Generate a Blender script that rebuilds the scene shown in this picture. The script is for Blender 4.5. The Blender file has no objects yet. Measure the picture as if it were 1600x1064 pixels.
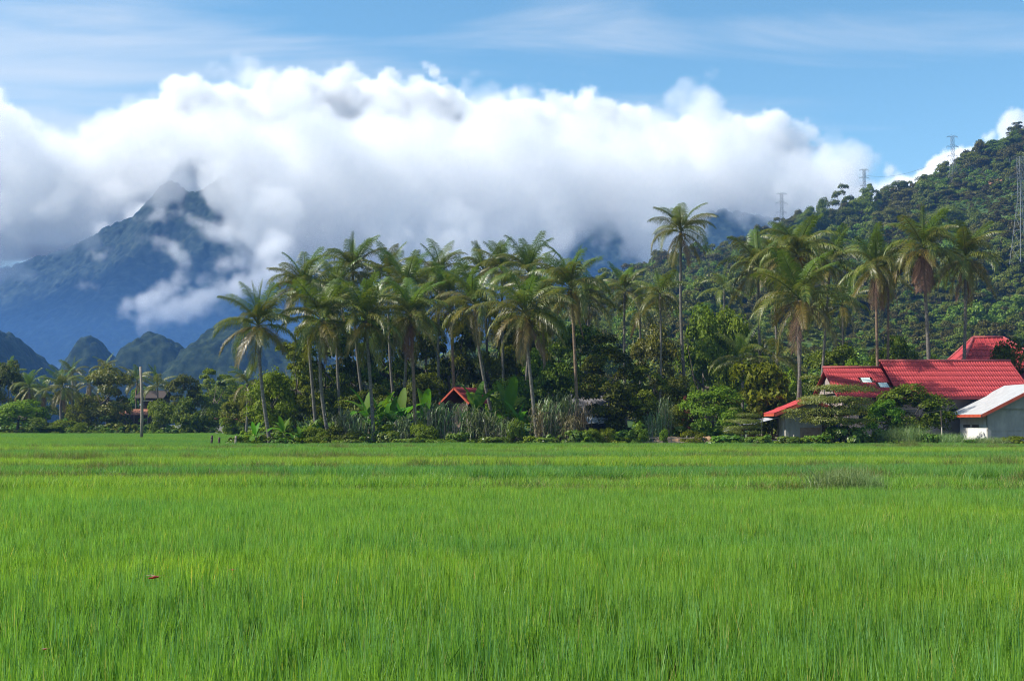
import bpy, math, random
import numpy as np
from mathutils import Vector, Matrix

R = math.radians
sc = bpy.context.scene
COL = sc.collection

# ------------------------------------------------------------------ camera
F_PX, EYE = 1931.0, 2.1          # focal length in photo pixels, eye height in metres
PITCH = math.atan(128 / F_PX)
cam = bpy.data.cameras.new('camera')
cam_o = bpy.data.objects.new('camera', cam)
COL.objects.link(cam_o)
cam_o.location = (0, 0, EYE)
cam_o.rotation_euler = (R(90) + PITCH, 0, 0)
cam.lens = 36 * F_PX / 1600
cam.clip_start, cam.clip_end = 0.1, 40000
sc.camera = cam_o

# ------------------------------------------------------------------ sky and sun
SUN_EL, SUN_AZ = R(45), R(-97)     # azimuth from +Y (view direction), negative = to the left
world = bpy.data.worlds.new('World')
sc.world = world
world.use_nodes = True
wn, wl = world.node_tree.nodes, world.node_tree.links
bg = wn['Background']
sky = wn.new('ShaderNodeTexSky')
sky.sky_type = 'NISHITA'
sky.sun_disc = False
sky.sun_elevation, sky.sun_rotation = SUN_EL, SUN_AZ
sky.altitude, sky.air_density, sky.dust_density, sky.ozone_density = 300, 1.0, 0.1, 2.0
bg.inputs[1].default_value = 0.1


def wmath(op, a, b=None, c=None, clamp=False):
    n = wn.new('ShaderNodeMath')
    n.operation, n.use_clamp = op, clamp
    for i, v in enumerate((a, b, c)):
        if v is None:
            continue
        if isinstance(v, (int, float)):
            n.inputs[i].default_value = v
        else:
            wl.new(v, n.inputs[i])
    return n.outputs[0]


# thin high cirrus: streaky noise on a flat layer high above (direction divided by its height)
tc = wn.new('ShaderNodeTexCoord')
wsep = wn.new('ShaderNodeSeparateXYZ')
wl.new(tc.outputs['Generated'], wsep.inputs[0])
hz = wmath('ADD', wmath('MAXIMUM', wsep.outputs[2], 0.0), 0.12)
comb = wn.new('ShaderNodeCombineXYZ')
wl.new(wmath('DIVIDE', wsep.outputs[0], wmath('MULTIPLY', hz, -1.0)), comb.inputs[0])
wl.new(wmath('DIVIDE', wsep.outputs[1], hz), comb.inputs[1])
mp = wn.new('ShaderNodeMapping')
mp.inputs['Rotation'].default_value = (0, 0, R(28))
mp.inputs['Scale'].default_value = (0.7, 2.2, 1)
mp.inputs['Location'].default_value = (3.05, 1.3, 0)
wl.new(comb.outputs[0], mp.inputs[0])
nz = wn.new('ShaderNodeTexNoise')
nz.inputs['Scale'].default_value, nz.inputs['Detail'].default_value = 1.5, 7
nz.inputs['Roughness'].default_value, nz.inputs['Distortion'].default_value = 0.52, 0.5
wl.new(mp.outputs[0], nz.inputs['Vector'])
nz2 = wn.new('ShaderNodeTexNoise')
nz2.inputs['Scale'].default_value, nz2.inputs['Detail'].default_value = 0.42, 3
mp2 = wn.new('ShaderNodeMapping')
mp2.inputs['Location'].default_value = (4.2, 0.9, 0)
wl.new(comb.outputs[0], mp2.inputs[0])
wl.new(mp2.outputs[0], nz2.inputs['Vector'])
cirrus = wmath('MULTIPLY_ADD', nz.outputs[0], 0.55, wmath('MULTIPLY', nz2.outputs[0], 0.75))
mr = wn.new('ShaderNodeMapRange')
mr.interpolation_type = 'SMOOTHSTEP'
mr.inputs[1].default_value, mr.inputs[2].default_value = 0.625, 0.83
mr.inputs[3].default_value, mr.inputs[4].default_value = 0.0, 0.62
wl.new(cirrus, mr.inputs[0])
hs = wn.new('ShaderNodeHueSaturation')
hs.inputs['Hue'].default_value = 0.484
hs.inputs['Saturation'].default_value = 1.15
hs.inputs['Value'].default_value = 1.08
wl.new(sky.outputs[0], hs.inputs['Color'])
mix = wn.new('ShaderNodeMix')
mix.data_type = 'RGBA'
wl.new(mr.outputs[0], mix.inputs['Factor'])
wl.new(hs.outputs[0], mix.inputs['A'])
mix.inputs['B'].default_value = (5.4, 5.7, 6.1, 1)
wl.new(mix.outputs['Result'], bg.inputs[0])

sun = bpy.data.lights.new('sun', 'SUN')
sun.energy, sun.angle, sun.color = 4.6, R(0.53), (1.0, 0.95, 0.87)
sun_o = bpy.data.objects.new('sun', sun)
COL.objects.link(sun_o)
sun_dir = Vector((math.sin(SUN_AZ) * math.cos(SUN_EL), math.cos(SUN_AZ) * math.cos(SUN_EL), math.sin(SUN_EL)))
sun_o.rotation_euler = sun_dir.to_track_quat('Z', 'Y').to_euler()

sc.view_settings.view_transform = 'Standard'
sc.view_settings.look = 'None'
sc.view_settings.gamma = 1
sc.view_settings.use_curve_mapping = False
sc.view_settings.exposure = 0.74
cy = sc.cycles
cy.max_bounces, cy.diffuse_bounces, cy.glossy_bounces, cy.transmission_bounces = 14, 3, 2, 3
cy.volume_bounces, cy.transparent_max_bounces = 10, 8
cy.volume_step_rate, cy.volume_max_steps = 2.5, 320
cy.use_denoising = True
cy.denoising_prefilter = 'FAST'
cy.filter_width = 1.05
cy.sample_clamp_indirect = 6.0


# ------------------------------------------------------------------ helpers
def at(px, py, Y):
    """The world point at depth Y that the photo shows at pixel (px, py)."""
    u = (532 - py) / F_PX
    fw = math.cos(PITCH) - u * math.sin(PITCH)
    up = math.sin(PITCH) + u * math.cos(PITCH)
    return Vector(((px - 800) / F_PX * Y / fw, Y, EYE + up * Y / fw))


def tag(o, label=None, cat=None, group=None, kind=None):
    for k, v in (('label', label), ('category', cat), ('group', group), ('kind', kind)):
        if v:
            o[k] = v
    return o


def empty(name, loc, rz=0.0, label=None, cat=None, group=None):
    o = bpy.data.objects.new(name, None)
    COL.objects.link(o)
    o.location = loc
    o.rotation_euler = (0, 0, rz)
    return tag(o, label, cat, group)


def link(name, data, parent=None, loc=None, rot=None, scale=None):
    o = bpy.data.objects.new(name, data)
    COL.objects.link(o)
    if parent is not None:
        o.parent = parent
    if loc is not None:
        o.location = loc
    if rot is not None:
        o.rotation_euler = rot
    if scale is not None:
        o.scale = scale if hasattr(scale, '__len__') else (scale,) * 3
    return o


def np_mesh(name, co, faces, mat, smooth=False):
    """Mesh from numpy arrays: co (n,3); faces (m,k) with k = 3 or 4, or a list of such arrays."""
    me = bpy.data.meshes.new(name)
    if not isinstance(faces, (list, tuple)):
        faces = [faces]
    faces = [np.asarray(f, dtype=np.int32) for f in faces if len(f)]
    co = np.asarray(co, dtype=np.float32)
    me.vertices.add(len(co))
    me.vertices.foreach_set('co', co.ravel())
    me.loops.add(sum(f.size for f in faces))
    me.loops.foreach_set('vertex_index', np.concatenate([f.ravel() for f in faces]))
    tot = np.concatenate([np.full(len(f), f.shape[1], dtype=np.int32) for f in faces])
    me.polygons.add(len(tot))
    me.polygons.foreach_set('loop_start', np.concatenate([[0], np.cumsum(tot)[:-1]]).astype(np.int32))
    me.polygons.foreach_set('loop_total', tot)
    if smooth:
        me.polygons.foreach_set('use_smooth', np.ones(len(tot), dtype=bool))
    me.update(calc_edges=True)
    if mat is not None:
        me.materials.append(mat)
    return me


class MB:
    """Collects boxes, tubes and polygons into one mesh."""

    def __init__(self):
        self.v, self.f = [], []

    def poly(self, pts):
        n = len(self.v)
        self.v += [tuple(p) for p in pts]
        self.f.append(tuple(range(n, n + len(pts))))

    def box(self, x0, x1, y0, y1, z0, z1):
        n = len(self.v)
        self.v += [(x, y, z) for z in (z0, z1) for y in (y0, y1) for x in (x0, x1)]
        self.f += [tuple(n + i for i in q) for q in
                   ((0, 2, 3, 1), (4, 5, 7, 6), (0, 1, 5, 4), (2, 6, 7, 3), (0, 4, 6, 2), (1, 3, 7, 5))]
        return self

    def slab(self, quad, t):
        """A plate with the given top face (4+ points) and thickness t along its normal."""
        p = [Vector(q) for q in quad]
        nrm = (p[1] - p[0]).cross(p[2] - p[0]).normalized()
        if nrm.z < 0:
            p.reverse()
            nrm = -nrm
        lo = [q - nrm * t for q in p]
        n, k = len(self.v), len(p)
        self.v += [tuple(q) for q in p] + [tuple(q) for q in lo]
        self.f.append(tuple(range(n, n + k)))
        self.f.append(tuple(range(n + 2 * k - 1, n + k - 1, -1)))
        for i in range(k):
            j = (i + 1) % k
            self.f.append((n + j, n + i, n + k + i, n + k + j))
        return self

    def tube(self, pts, rad, seg=7, cap=True):
        pts = [Vector(p) for p in pts]
        if not hasattr(rad, '__len__'):
            rad = [rad] * len(pts)
        n0 = len(self.v)
        side = None
        for i, p in enumerate(pts):
            d = (pts[min(i + 1, len(pts) - 1)] - pts[max(i - 1, 0)]).normalized()
            ref = Vector((1, 0, 0)) if abs(d.x) < 0.8 else Vector((0, 1, 0))
            a = d.cross(ref).normalized() if side is None else (side - d * side.dot(d)).normalized()
            side = a
            b = d.cross(a)
            for k in range(seg):
                t = 2 * math.pi * k / seg
                self.v.append(tuple(p + (a * math.cos(t) + b * math.sin(t)) * rad[i]))
        for i in range(len(pts) - 1):
            for k in range(seg):
                k2 = (k + 1) % seg
                a, b = n0 + i * seg, n0 + (i + 1) * seg
                self.f.append((a + k, a + k2, b + k2, b + k))
        if cap:
            self.f.append(tuple(n0 + k for k in reversed(range(seg))))
            self.f.append(tuple(n0 + (len(pts) - 1) * seg + k for k in range(seg)))
        return self

    def mesh(self, name, mat, smooth=False):
        me = bpy.data.meshes.new(name)
        me.from_pydata(self.v, [], self.f)
        if smooth:
            me.polygons.foreach_set('use_smooth', [True] * len(me.polygons))
        if mat is not None:
            me.materials.append(mat)
        me.update()
        return me

    def build(self, name, mat, parent=None, loc=None, smooth=False):
        return link(name, self.mesh(name, mat, smooth), parent, loc)


# ------------------------------------------------------------------ materials
def new_mat(name):
    m = bpy.data.materials.new(name)
    m.use_nodes = True
    t = m.node_tree
    return m, t, t.nodes, t.links, t.nodes['Principled BSDF']


def ramp(N, stops):
    r = N.new('ShaderNodeValToRGB')
    e = r.color_ramp.elements
    while len(e) < len(stops):
        e.new(0.5)
    for k, (p, c) in zip(e, stops):
        k.position, k.color = p, (*c, 1)
    return r


def leaf_mat(name, cols, trans=0.3, rough=0.45, spec=0.35, obj_var=0.25, tcol=1.35):
    """Foliage: colour varies leaf by leaf and plant by plant; part of the light passes through."""
    m, t, N, L, b = new_mat(name)
    g = N.new('ShaderNodeNewGeometry')
    r = ramp(N, [(i / (len(cols) - 1), c) for i, c in enumerate(cols)])
    L.new(g.outputs['Random Per Island'], r.inputs[0])
    oi = N.new('ShaderNodeObjectInfo')
    mrn = N.new('ShaderNodeMapRange')
    mrn.inputs[3].default_value, mrn.inputs[4].default_value = 1 - obj_var, 1 + obj_var
    L.new(oi.outputs['Random'], mrn.inputs[0])
    h = N.new('ShaderNodeHueSaturation')
    mh = N.new('ShaderNodeMapRange')
    mh.inputs[3].default_value, mh.inputs[4].default_value = 0.5 - 0.03 * obj_var / 0.25, 0.5 + 0.025 * obj_var / 0.25
    L.new(oi.outputs['Random'], mh.inputs[0])
    L.new(mh.outputs[0], h.inputs['Hue'])
    L.new(mrn.outputs[0], h.inputs['Value'])
    L.new(r.outputs[0], h.inputs['Color'])
    L.new(h.outputs[0], b.inputs['Base Color'])
    b.inputs['Roughness'].default_value = rough
    b.inputs['Specular IOR Level'].default_value = spec
    tr = N.new('ShaderNodeBsdfTranslucent')
    vm = N.new('ShaderNodeMix')
    vm.data_type, vm.blend_type = 'RGBA', 'MULTIPLY'
    vm.inputs['Factor'].default_value = 1
    vm.inputs['B'].default_value = (tcol, tcol * 1.05, tcol * 0.55, 1)
    L.new(h.outputs[0], vm.inputs['A'])
    L.new(vm.outputs['Result'], tr.inputs[0])
    mx = N.new('ShaderNodeMixShader')
    mx.inputs[0].default_value = trans
    L.new(b.outputs[0], mx.inputs[1])
    L.new(tr.outputs[0], mx.inputs[2])
    L.new(mx.outputs[0], N['Material Output'].inputs[0])
    return m


def plain_mat(name, c1, c2, scale=6.0, rough=0.8, stretch=(1, 1, 1), bump=0.15, spec=0.25, detail=5, lo=0.35, hi=0.65):
    """Weathered surface: two tones mixed by noise in object space, with fine relief."""
    m, t, N, L, b = new_mat(name)
    tcn = N.new('ShaderNodeTexCoord')
    mpn = N.new('ShaderNodeMapping')
    mpn.inputs['Scale'].default_value = stretch
    L.new(tcn.outputs['Object'], mpn.inputs[0])
    n = N.new('ShaderNodeTexNoise')
    n.inputs['Scale'].default_value, n.inputs['Detail'].default_value = scale, detail
    n.inputs['Roughness'].default_value = 0.6
    L.new(mpn.outputs[0], n.inputs['Vector'])
    r = ramp(N, [(lo, c1), (hi, c2)])
    L.new(n.outputs[0], r.inputs[0])
    L.new(r.outputs[0], b.inputs['Base Color'])
    b.inputs['Roughness'].default_value = rough
    b.inputs['Specular IOR Level'].default_value = spec
    if bump:
        bp = N.new('ShaderNodeBump')
        bp.inputs['Strength'].default_value, bp.inputs['Distance'].default_value = bump, 0.05
        L.new(n.outputs[0], bp.inputs['Height'])
        L.new(bp.outputs[0], b.inputs['Normal'])
    return m


M = {}
M['trunk'] = plain_mat('palm_bark', (0.085, 0.073, 0.058), (0.20, 0.18, 0.15), 5, 0.85, (1, 1, 2.2), 0.4)
M['trunk_brown'] = plain_mat('palm_bark_brown', (0.13, 0.085, 0.055), (0.26, 0.18, 0.12), 5, 0.85, (1, 1, 2.2), 0.4)
M['bark'] = plain_mat('tree_bark', (0.06, 0.05, 0.04), (0.15, 0.12, 0.09), 5, 0.9, (1, 1, 0.4), 0.4)
M['frond'] = leaf_mat('palm_frond_green', [(0.0708, 0.1040, 0.0133), (0.1339, 0.1537, 0.0193), (0.1896, 0.1742, 0.0299)], 0.25, 0.40, 0.45, 0.22)
M['frond_young'] = leaf_mat('palm_frond_young', [(0.0825, 0.1311, 0.0140), (0.1210, 0.1693, 0.0210)], 0.35, 0.38, 0.5, 0.15)
M['frond_old'] = leaf_mat('palm_frond_yellowing', [(0.1242, 0.1262, 0.0173), (0.2111, 0.1620, 0.0261), (0.1366, 0.1316, 0.0229)], 0.25, 0.42, 0.5, 0.2)
M['frond_dead'] = leaf_mat('palm_frond_dead', [(0.16, 0.085, 0.05), (0.24, 0.14, 0.085)], 0.15, 0.7, 0.2, 0.15, 1.0)
M['coconut'] = plain_mat('coconut_husk', (0.30, 0.15, 0.03), (0.36, 0.26, 0.04), 4, 0.5)
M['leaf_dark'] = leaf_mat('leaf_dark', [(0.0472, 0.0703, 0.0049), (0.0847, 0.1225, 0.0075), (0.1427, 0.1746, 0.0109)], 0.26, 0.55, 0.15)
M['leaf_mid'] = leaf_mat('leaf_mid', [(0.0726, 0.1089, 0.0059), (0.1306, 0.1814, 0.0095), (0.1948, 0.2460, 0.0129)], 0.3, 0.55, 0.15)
M['leaf_bright'] = leaf_mat('leaf_bright', [(0.0734, 0.1250, 0.0077), (0.1166, 0.1900, 0.0121), (0.1750, 0.2363, 0.0176)], 0.34, 0.55, 0.18)
M['leaf_olive'] = leaf_mat('leaf_olive', [(0.0701, 0.0771, 0.0089), (0.1185, 0.1179, 0.0119), (0.1729, 0.1474, 0.0174)], 0.24, 0.5, 0.3)
M['leaf_red'] = leaf_mat('leaf_red', [(0.14, 0.03, 0.018), (0.22, 0.06, 0.03)], 0.25, 0.5, 0.3)
M['leaf_feather'] = leaf_mat('leaf_feathery', [(0.0799, 0.1113, 0.0099), (0.1242, 0.1575, 0.0165), (0.1750, 0.1974, 0.0248)], 0.25, 0.5, 0.3)
M['leaf_hill'] = leaf_mat('leaf_hillside', [(0.0586, 0.0797, 0.0064), (0.1229, 0.1469, 0.0098), (0.1905, 0.1980, 0.0141)], 0.22, 0.5, 0.25, 0.5)
M['banana'] = leaf_mat('banana_leaf', [(0.0734, 0.1712, 0.0121), (0.1091, 0.2237, 0.0165)], 0.4, 0.6, 0.15, 0.25)
M['banana_stem'] = plain_mat('banana_stem', (0.10, 0.11, 0.04), (0.20, 0.15, 0.08), 6, 0.6, (1, 1, 0.3))
M['cane'] = leaf_mat('cane_leaf', [(0.0770, 0.1248, 0.0360), (0.1330, 0.1872, 0.0660), (0.2030, 0.2262, 0.0960)], 0.25, 0.4, 0.5, 0.25)
M['cane_dry'] = leaf_mat('cane_leaf_dry', [(0.1280, 0.0960, 0.0450), (0.1920, 0.1520, 0.0750)], 0.2, 0.6, 0.3, 0.2, 1.0)
M['vine'] = leaf_mat('vine_leaf', [(0.0540, 0.1155, 0.0099), (0.0972, 0.1733, 0.0138), (0.1620, 0.2100, 0.0165)], 0.3, 0.42, 0.4, 0.2)
M['concrete'] = plain_mat('grey_render', (0.24, 0.235, 0.215), (0.33, 0.32, 0.29), 2.2, 0.9, (1, 1, 0.5), 0.1)
M['whitewash'] = plain_mat('whitewash', (0.60, 0.585, 0.54), (0.76, 0.75, 0.70), 2.5, 0.85, (1, 1, 0.5), 0.06, lo=0.25, hi=0.55)
M['pinkwall'] = plain_mat('pink_grey_wall', (0.30, 0.24, 0.22), (0.38, 0.31, 0.285), 2, 0.85, (1, 1, 0.4), 0.05)
M['brownwall'] = plain_mat('brown_wall', (0.16, 0.11, 0.08), (0.27, 0.20, 0.15), 3, 0.9)
M['darkwood'] = plain_mat('dark_wood', (0.035, 0.026, 0.02), (0.09, 0.065, 0.05), 4, 0.8, (6, 6, 0.6))
M['greywood'] = plain_mat('grey_wood', (0.17, 0.14, 0.11), (0.32, 0.27, 0.215), 6, 0.85, (4, 4, 0.5), 0.3)
M['palewood'] = plain_mat('pale_wood', (0.42, 0.34, 0.25), (0.60, 0.52, 0.42), 6, 0.85, (4, 4, 0.5), 0.2)
M['redroof'] = plain_mat('red_roof_sheet', (0.29, 0.028, 0.031), (0.44, 0.064, 0.064), 2.2, 0.72, (1, 1, 1), 0.0, 0.2, lo=0.3, hi=0.7)
M['redridge'] = plain_mat('red_ridge_cap', (0.28, 0.05, 0.05), (0.38, 0.09, 0.085), 3, 0.6, bump=0.1)
M['redtrim'] = plain_mat('red_fascia', (0.40, 0.06, 0.03), (0.50, 0.10, 0.05), 3, 0.6, bump=0.05)
M['reddark'] = plain_mat('dark_red_sheet', (0.25, 0.03, 0.035), (0.34, 0.06, 0.06), 3, 0.6, bump=0.05)
M['greyroof'] = plain_mat('pale_grey_roof_sheet', (0.37, 0.37, 0.36), (0.45, 0.45, 0.44), 2.5, 0.5, bump=0.05)
M['tin'] = plain_mat('galvanised_sheet', (0.36, 0.37, 0.38), (0.55, 0.56, 0.58), 3, 0.45, (1, 4, 1), 0.05, 0.5)
M['rust'] = plain_mat('rusty_sheet', (0.22, 0.07, 0.03), (0.40, 0.18, 0.10), 2.5, 0.8, (3, 1, 1))
M['thatch'] = plain_mat('weathered_grey_roof', (0.13, 0.12, 0.125), (0.22, 0.205, 0.205), 3, 0.9, (4, 1, 1), 0.3)
M['glass'] = plain_mat('dark_window_glass', (0.012, 0.014, 0.016), (0.03, 0.035, 0.04), 1.5, 0.12, bump=0, spec=0.6)
M['skylight'] = plain_mat('skylight_sheet', (0.50, 0.60, 0.54), (0.62, 0.70, 0.65), 3, 0.3, bump=0, spec=0.5)
M['steel'] = plain_mat('galvanised_steel', (0.20, 0.21, 0.22), (0.30, 0.31, 0.32), 2, 0.5, bump=0)
M['wire'] = plain_mat('cable', (0.03, 0.03, 0.03), (0.05, 0.05, 0.05), 2, 0.6, bump=0)
M['cloth'] = plain_mat('white_cloth', (0.62, 0.60, 0.56), (0.76, 0.75, 0.72), 3, 0.9)
M['blue'] = plain_mat('blue_plastic', (0.04, 0.05, 0.40), (0.06, 0.08, 0.50), 2, 0.4, bump=0)
M['tarp'] = plain_mat('pale_blue_tarp', (0.30, 0.38, 0.42), (0.44, 0.52, 0.56), 2, 0.6)
M['dragonfly'] = plain_mat('dragonfly_red', (0.36, 0.02, 0.012), (0.50, 0.05, 0.02), 40, 0.35, bump=0)


def wing_mat():
    m, t, N, L, b = new_mat('dragonfly_wing')
    b.inputs['Base Color'].default_value = (0.40, 0.16, 0.08, 1)
    b.inputs['Alpha'].default_value = 0.4
    b.inputs['Roughness'].default_value = 0.2
    return m


M['wing'] = wing_mat()


def rice_mat(tint=(1, 1, 1)):
    m, t, N, L, b = new_mat('rice_blade')
    g = N.new('ShaderNodeNewGeometry')
    r = ramp(N, [(p_, tuple(q * w_ for q, w_ in zip(c_, tint))) for p_, c_ in
                 ((0.0, (0.055, 0.135, 0.016)), (0.25, (0.115, 0.235, 0.026)), (0.55, (0.165, 0.295, 0.040)), (0.72, (0.20, 0.335, 0.050)),
                  (0.80, (0.13, 0.285, 0.085)), (0.92, (0.20, 0.36, 0.12)), (0.975, (0.30, 0.36, 0.09)), (1.0, (0.44, 0.34, 0.12)))])
    L.new(g.outputs['Random Per Island'], r.inputs[0])
    mpn = N.new('ShaderNodeMapping')                     # ripening varies across the paddies
    mpn.inputs['Scale'].default_value = (0.035, 0.13, 0)
    L.new(g.outputs['Position'], mpn.inputs[0])
    n = N.new('ShaderNodeTexNoise')
    n.inputs['Scale'].default_value, n.inputs['Detail'].default_value = 1.0, 4
    L.new(mpn.outputs[0], n.inputs['Vector'])
    r2 = ramp(N, [(0.34, (0.78, 0.93, 1.15)), (0.5, (1.0, 1.0, 1.0)), (0.65, (1.2, 1.08, 0.75))])
    L.new(n.outputs[0], r2.inputs[0])
    n3 = N.new('ShaderNodeTexNoise')                     # and from hill to hill of rice
    n3.inputs['Scale'].default_value, n3.inputs['Detail'].default_value = 0.9, 3
    L.new(g.outputs['Position'], n3.inputs['Vector'])
    r4 = ramp(N, [(0.33, (0.88, 0.92, 1.0)), (0.67, (1.10, 1.07, 0.98))])
    L.new(n3.outputs[0], r4.inputs[0])
    m0 = N.new('ShaderNodeMix')
    m0.data_type, m0.blend_type = 'RGBA', 'MULTIPLY'
    m0.inputs['Factor'].default_value = 1
    L.new(r2.outputs[0], m0.inputs['A'])
    L.new(r4.outputs[0], m0.inputs['B'])
    mu = N.new('ShaderNodeMix')
    mu.data_type, mu.blend_type = 'RGBA', 'MULTIPLY'
    mu.inputs['Factor'].default_value = 1
    L.new(r.outputs[0], mu.inputs['A'])
    L.new(m0.outputs['Result'], mu.inputs['B'])
    L.new(mu.outputs['Result'], b.inputs['Base Color'])
    b.inputs['Roughness'].default_value = 0.42
    b.inputs['Specular IOR Level'].default_value = 0.35
    tr = N.new('ShaderNodeBsdfTranslucent')
    vm = N.new('ShaderNodeMix')
    vm.data_type, vm.blend_type = 'RGBA', 'MULTIPLY'
    vm.inputs['Factor'].default_value = 1
    vm.inputs['B'].default_value = (1.7, 1.7, 0.7, 1)
    L.new(mu.outputs['Result'], vm.inputs['A'])
    L.new(vm.outputs['Result'], tr.inputs[0])
    mx = N.new('ShaderNodeMixShader')
    mx.inputs[0].default_value = 0.42
    L.new(b.outputs[0], mx.inputs[1])
    L.new(tr.outputs[0], mx.inputs[2])
    L.new(mx.outputs[0], N['Material Output'].inputs[0])
    return m


RICE = [rice_mat(t_) for t_ in ((1.06, 1.06, 1.15), (1.38, 1.2, 0.95), (0.95, 1.0, 1.2), (1.45, 1.2, 0.9), (0.98, 1.0, 1.15), (1.38, 1.18, 0.95), (1.0, 1.0, 1.1), (1.22, 1.16, 1.05))]
M['weed'] = leaf_mat('bund_grass', [(0.07, 0.14, 0.02), (0.12, 0.19, 0.03), (0.19, 0.22, 0.05), (0.27, 0.20, 0.08)], 0.35, 0.5, 0.3, 0.2)
M['tuft'] = leaf_mat('grey_green_grass', [(0.13, 0.21, 0.06), (0.19, 0.27, 0.09), (0.26, 0.31, 0.14)], 0.3, 0.5, 0.3, 0.15)


def ground_mat():
    m, t, N, L, b = new_mat('earth_and_low_grass')
    g = N.new('ShaderNodeNewGeometry')
    n = N.new('ShaderNodeTexNoise')
    n.inputs['Scale'].default_value, n.inputs['Detail'].default_value = 0.35, 8
    L.new(g.outputs['Position'], n.inputs['Vector'])
    r = ramp(N, [(0.3, (0.05, 0.085, 0.02)), (0.5, (0.075, 0.095, 0.03)), (0.62, (0.14, 0.105, 0.055)), (0.75, (0.07, 0.10, 0.03))])
    L.new(n.outputs[0], r.inputs[0])
    L.new(r.outputs[0], b.inputs['Base Color'])
    b.inputs['Roughness'].default_value = 0.95
    return m


def forest_mat(name, cols, scale, clay=None):
    """Tree cover seen from far: crown-sized mottling of greens; clay: bare earth patches (threshold, colour)."""
    m, t, N, L, b = new_mat(name)
    g = N.new('ShaderNodeNewGeometry')
    n = N.new('ShaderNodeTexNoise')
    n.inputs['Scale'].default_value, n.inputs['Detail'].default_value, n.inputs['Roughness'].default_value = scale, 7, 0.68
    L.new(g.outputs['Position'], n.inputs['Vector'])
    r = ramp(N, [(0.34 + 0.32 * i / (len(cols) - 1), c) for i, c in enumerate(cols)])
    L.new(n.outputs[0], r.inputs[0])
    out = r.outputs[0]
    if clay:
        n2 = N.new('ShaderNodeTexNoise')
        n2.inputs['Scale'].default_value, n2.inputs['Detail'].default_value = clay[2], 6
        n2.inputs['Roughness'].default_value = 0.6
        L.new(g.outputs['Position'], n2.inputs['Vector'])
        r3 = ramp(N, [(clay[0], (0, 0, 0)), (clay[0] + 0.02, (1, 1, 1))])
        L.new(n2.outputs[0], r3.inputs[0])
        mu = N.new('ShaderNodeMix')
        mu.data_type = 'RGBA'
        L.new(r3.outputs[0], mu.inputs['Factor'])
        L.new(out, mu.inputs['A'])
        mu.inputs['B'].default_value = (*clay[1], 1)
        out = mu.outputs['Result']
    L.new(out, b.inputs['Base Color'])
    b.inputs['Roughness'].default_value = 0.9
    b.inputs['Specular IOR Level'].default_value = 0.1
    return m


M['ground'] = ground_mat()
M['mountain'] = forest_mat('mountain_forest', [(0.004, 0.010, 0.009), (0.012, 0.023, 0.018), (0.040, 0.055, 0.038)], 0.03, (0.735, (0.34, 0.30, 0.26), 0.006))
M['karst'] = forest_mat('karst_forest', [(0.003, 0.008, 0.004), (0.011, 0.022, 0.009), (0.035, 0.05, 0.018)], 0.16)
M['hill'] = forest_mat('hill_scrub', [(0.022, 0.045, 0.012), (0.045, 0.08, 0.02), (0.07, 0.10, 0.028)], 0.12)
M['clay'] = plain_mat('orange_clay', (0.22, 0.10, 0.045), (0.36, 0.18, 0.09), 0.4, 0.95, bump=0.3)

# ------------------------------------------------------------------ numeric noise for terrain
def hash2(ix, iy, seed):
    h = (ix.astype(np.int64) * 374761393 + iy.astype(np.int64) * 668265263 + seed * 1442695041) & 0x7fffffff
    h = ((h ^ (h >> 13)) * 1274126177) & 0x7fffffff
    return ((h ^ (h >> 16)) & 0xffff) / 65535.0


def vnoise(x, y, seed):
    ix, iy = np.floor(x), np.floor(y)
    fx, fy = x - ix, y - iy
    fx, fy = fx * fx * (3 - 2 * fx), fy * fy * (3 - 2 * fy)
    a, b_ = hash2(ix, iy, seed), hash2(ix + 1, iy, seed)
    c, d = hash2(ix, iy + 1, seed), hash2(ix + 1, iy + 1, seed)
    return (a * (1 - fx) + b_ * fx) * (1 - fy) + (c * (1 - fx) + d * fx) * fy


def fbm(x, y, seed, octv=5, gain=0.5):
    s, a, t = 0, 1.0, 0
    for o in range(octv):
        s = s + a * (vnoise(x * 2 ** o, y * 2 ** o, seed + o * 17) - 0.5)
        t += a
        a *= gain
    return s / t * 2


def ridged(x, y, seed, octv=5):
    s, a, t = 0, 1.0, 0
    for o in range(octv):
        s = s + a * (1 - np.abs(2 * vnoise(x * 2 ** o, y * 2 ** o, seed + o * 31) - 1))
        t += a
        a *= 0.5
    return s / t


def grid_faces(nx, ny):
    i = np.arange(nx * ny).reshape(ny, nx)
    return np.stack([i[:-1, :-1].ravel(), i[:-1, 1:].ravel(), i[1:, 1:].ravel(), i[1:, :-1].ravel()], 1)


def stamp_crowns(Z, xs, ys, n, rmin, rmax, hfac, rng):
    """Raise n rounded tree crowns out of a height field (regular grid)."""
    dx, dy = xs[1] - xs[0], ys[1] - ys[0]
    base = Z.copy()
    ny, nx = Z.shape
    for cx, cy_, r in zip(rng.uniform(xs[0], xs[-1], n), rng.uniform(ys[0], ys[-1], n), rng.uniform(rmin, rmax, n)):
        i0, i1 = max(0, int((cx - r - xs[0]) / dx)), min(nx, int((cx + r - xs[0]) / dx) + 2)
        j0, j1 = max(0, int((cy_ - r - ys[0]) / dy)), min(ny, int((cy_ + r - ys[0]) / dy) + 2)
        if i1 <= i0 or j1 <= j0:
            continue
        d2 = ((xs[i0:i1][None] - cx) ** 2 + (ys[j0:j1][:, None] - cy_) ** 2) / (r * r)
        h = np.sqrt(np.clip(1 - d2, 0, 1)) * r * hfac
        Z[j0:j1, i0:i1] = np.maximum(Z[j0:j1, i0:i1], base[j0:j1, i0:i1] + h)
    return Z


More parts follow.
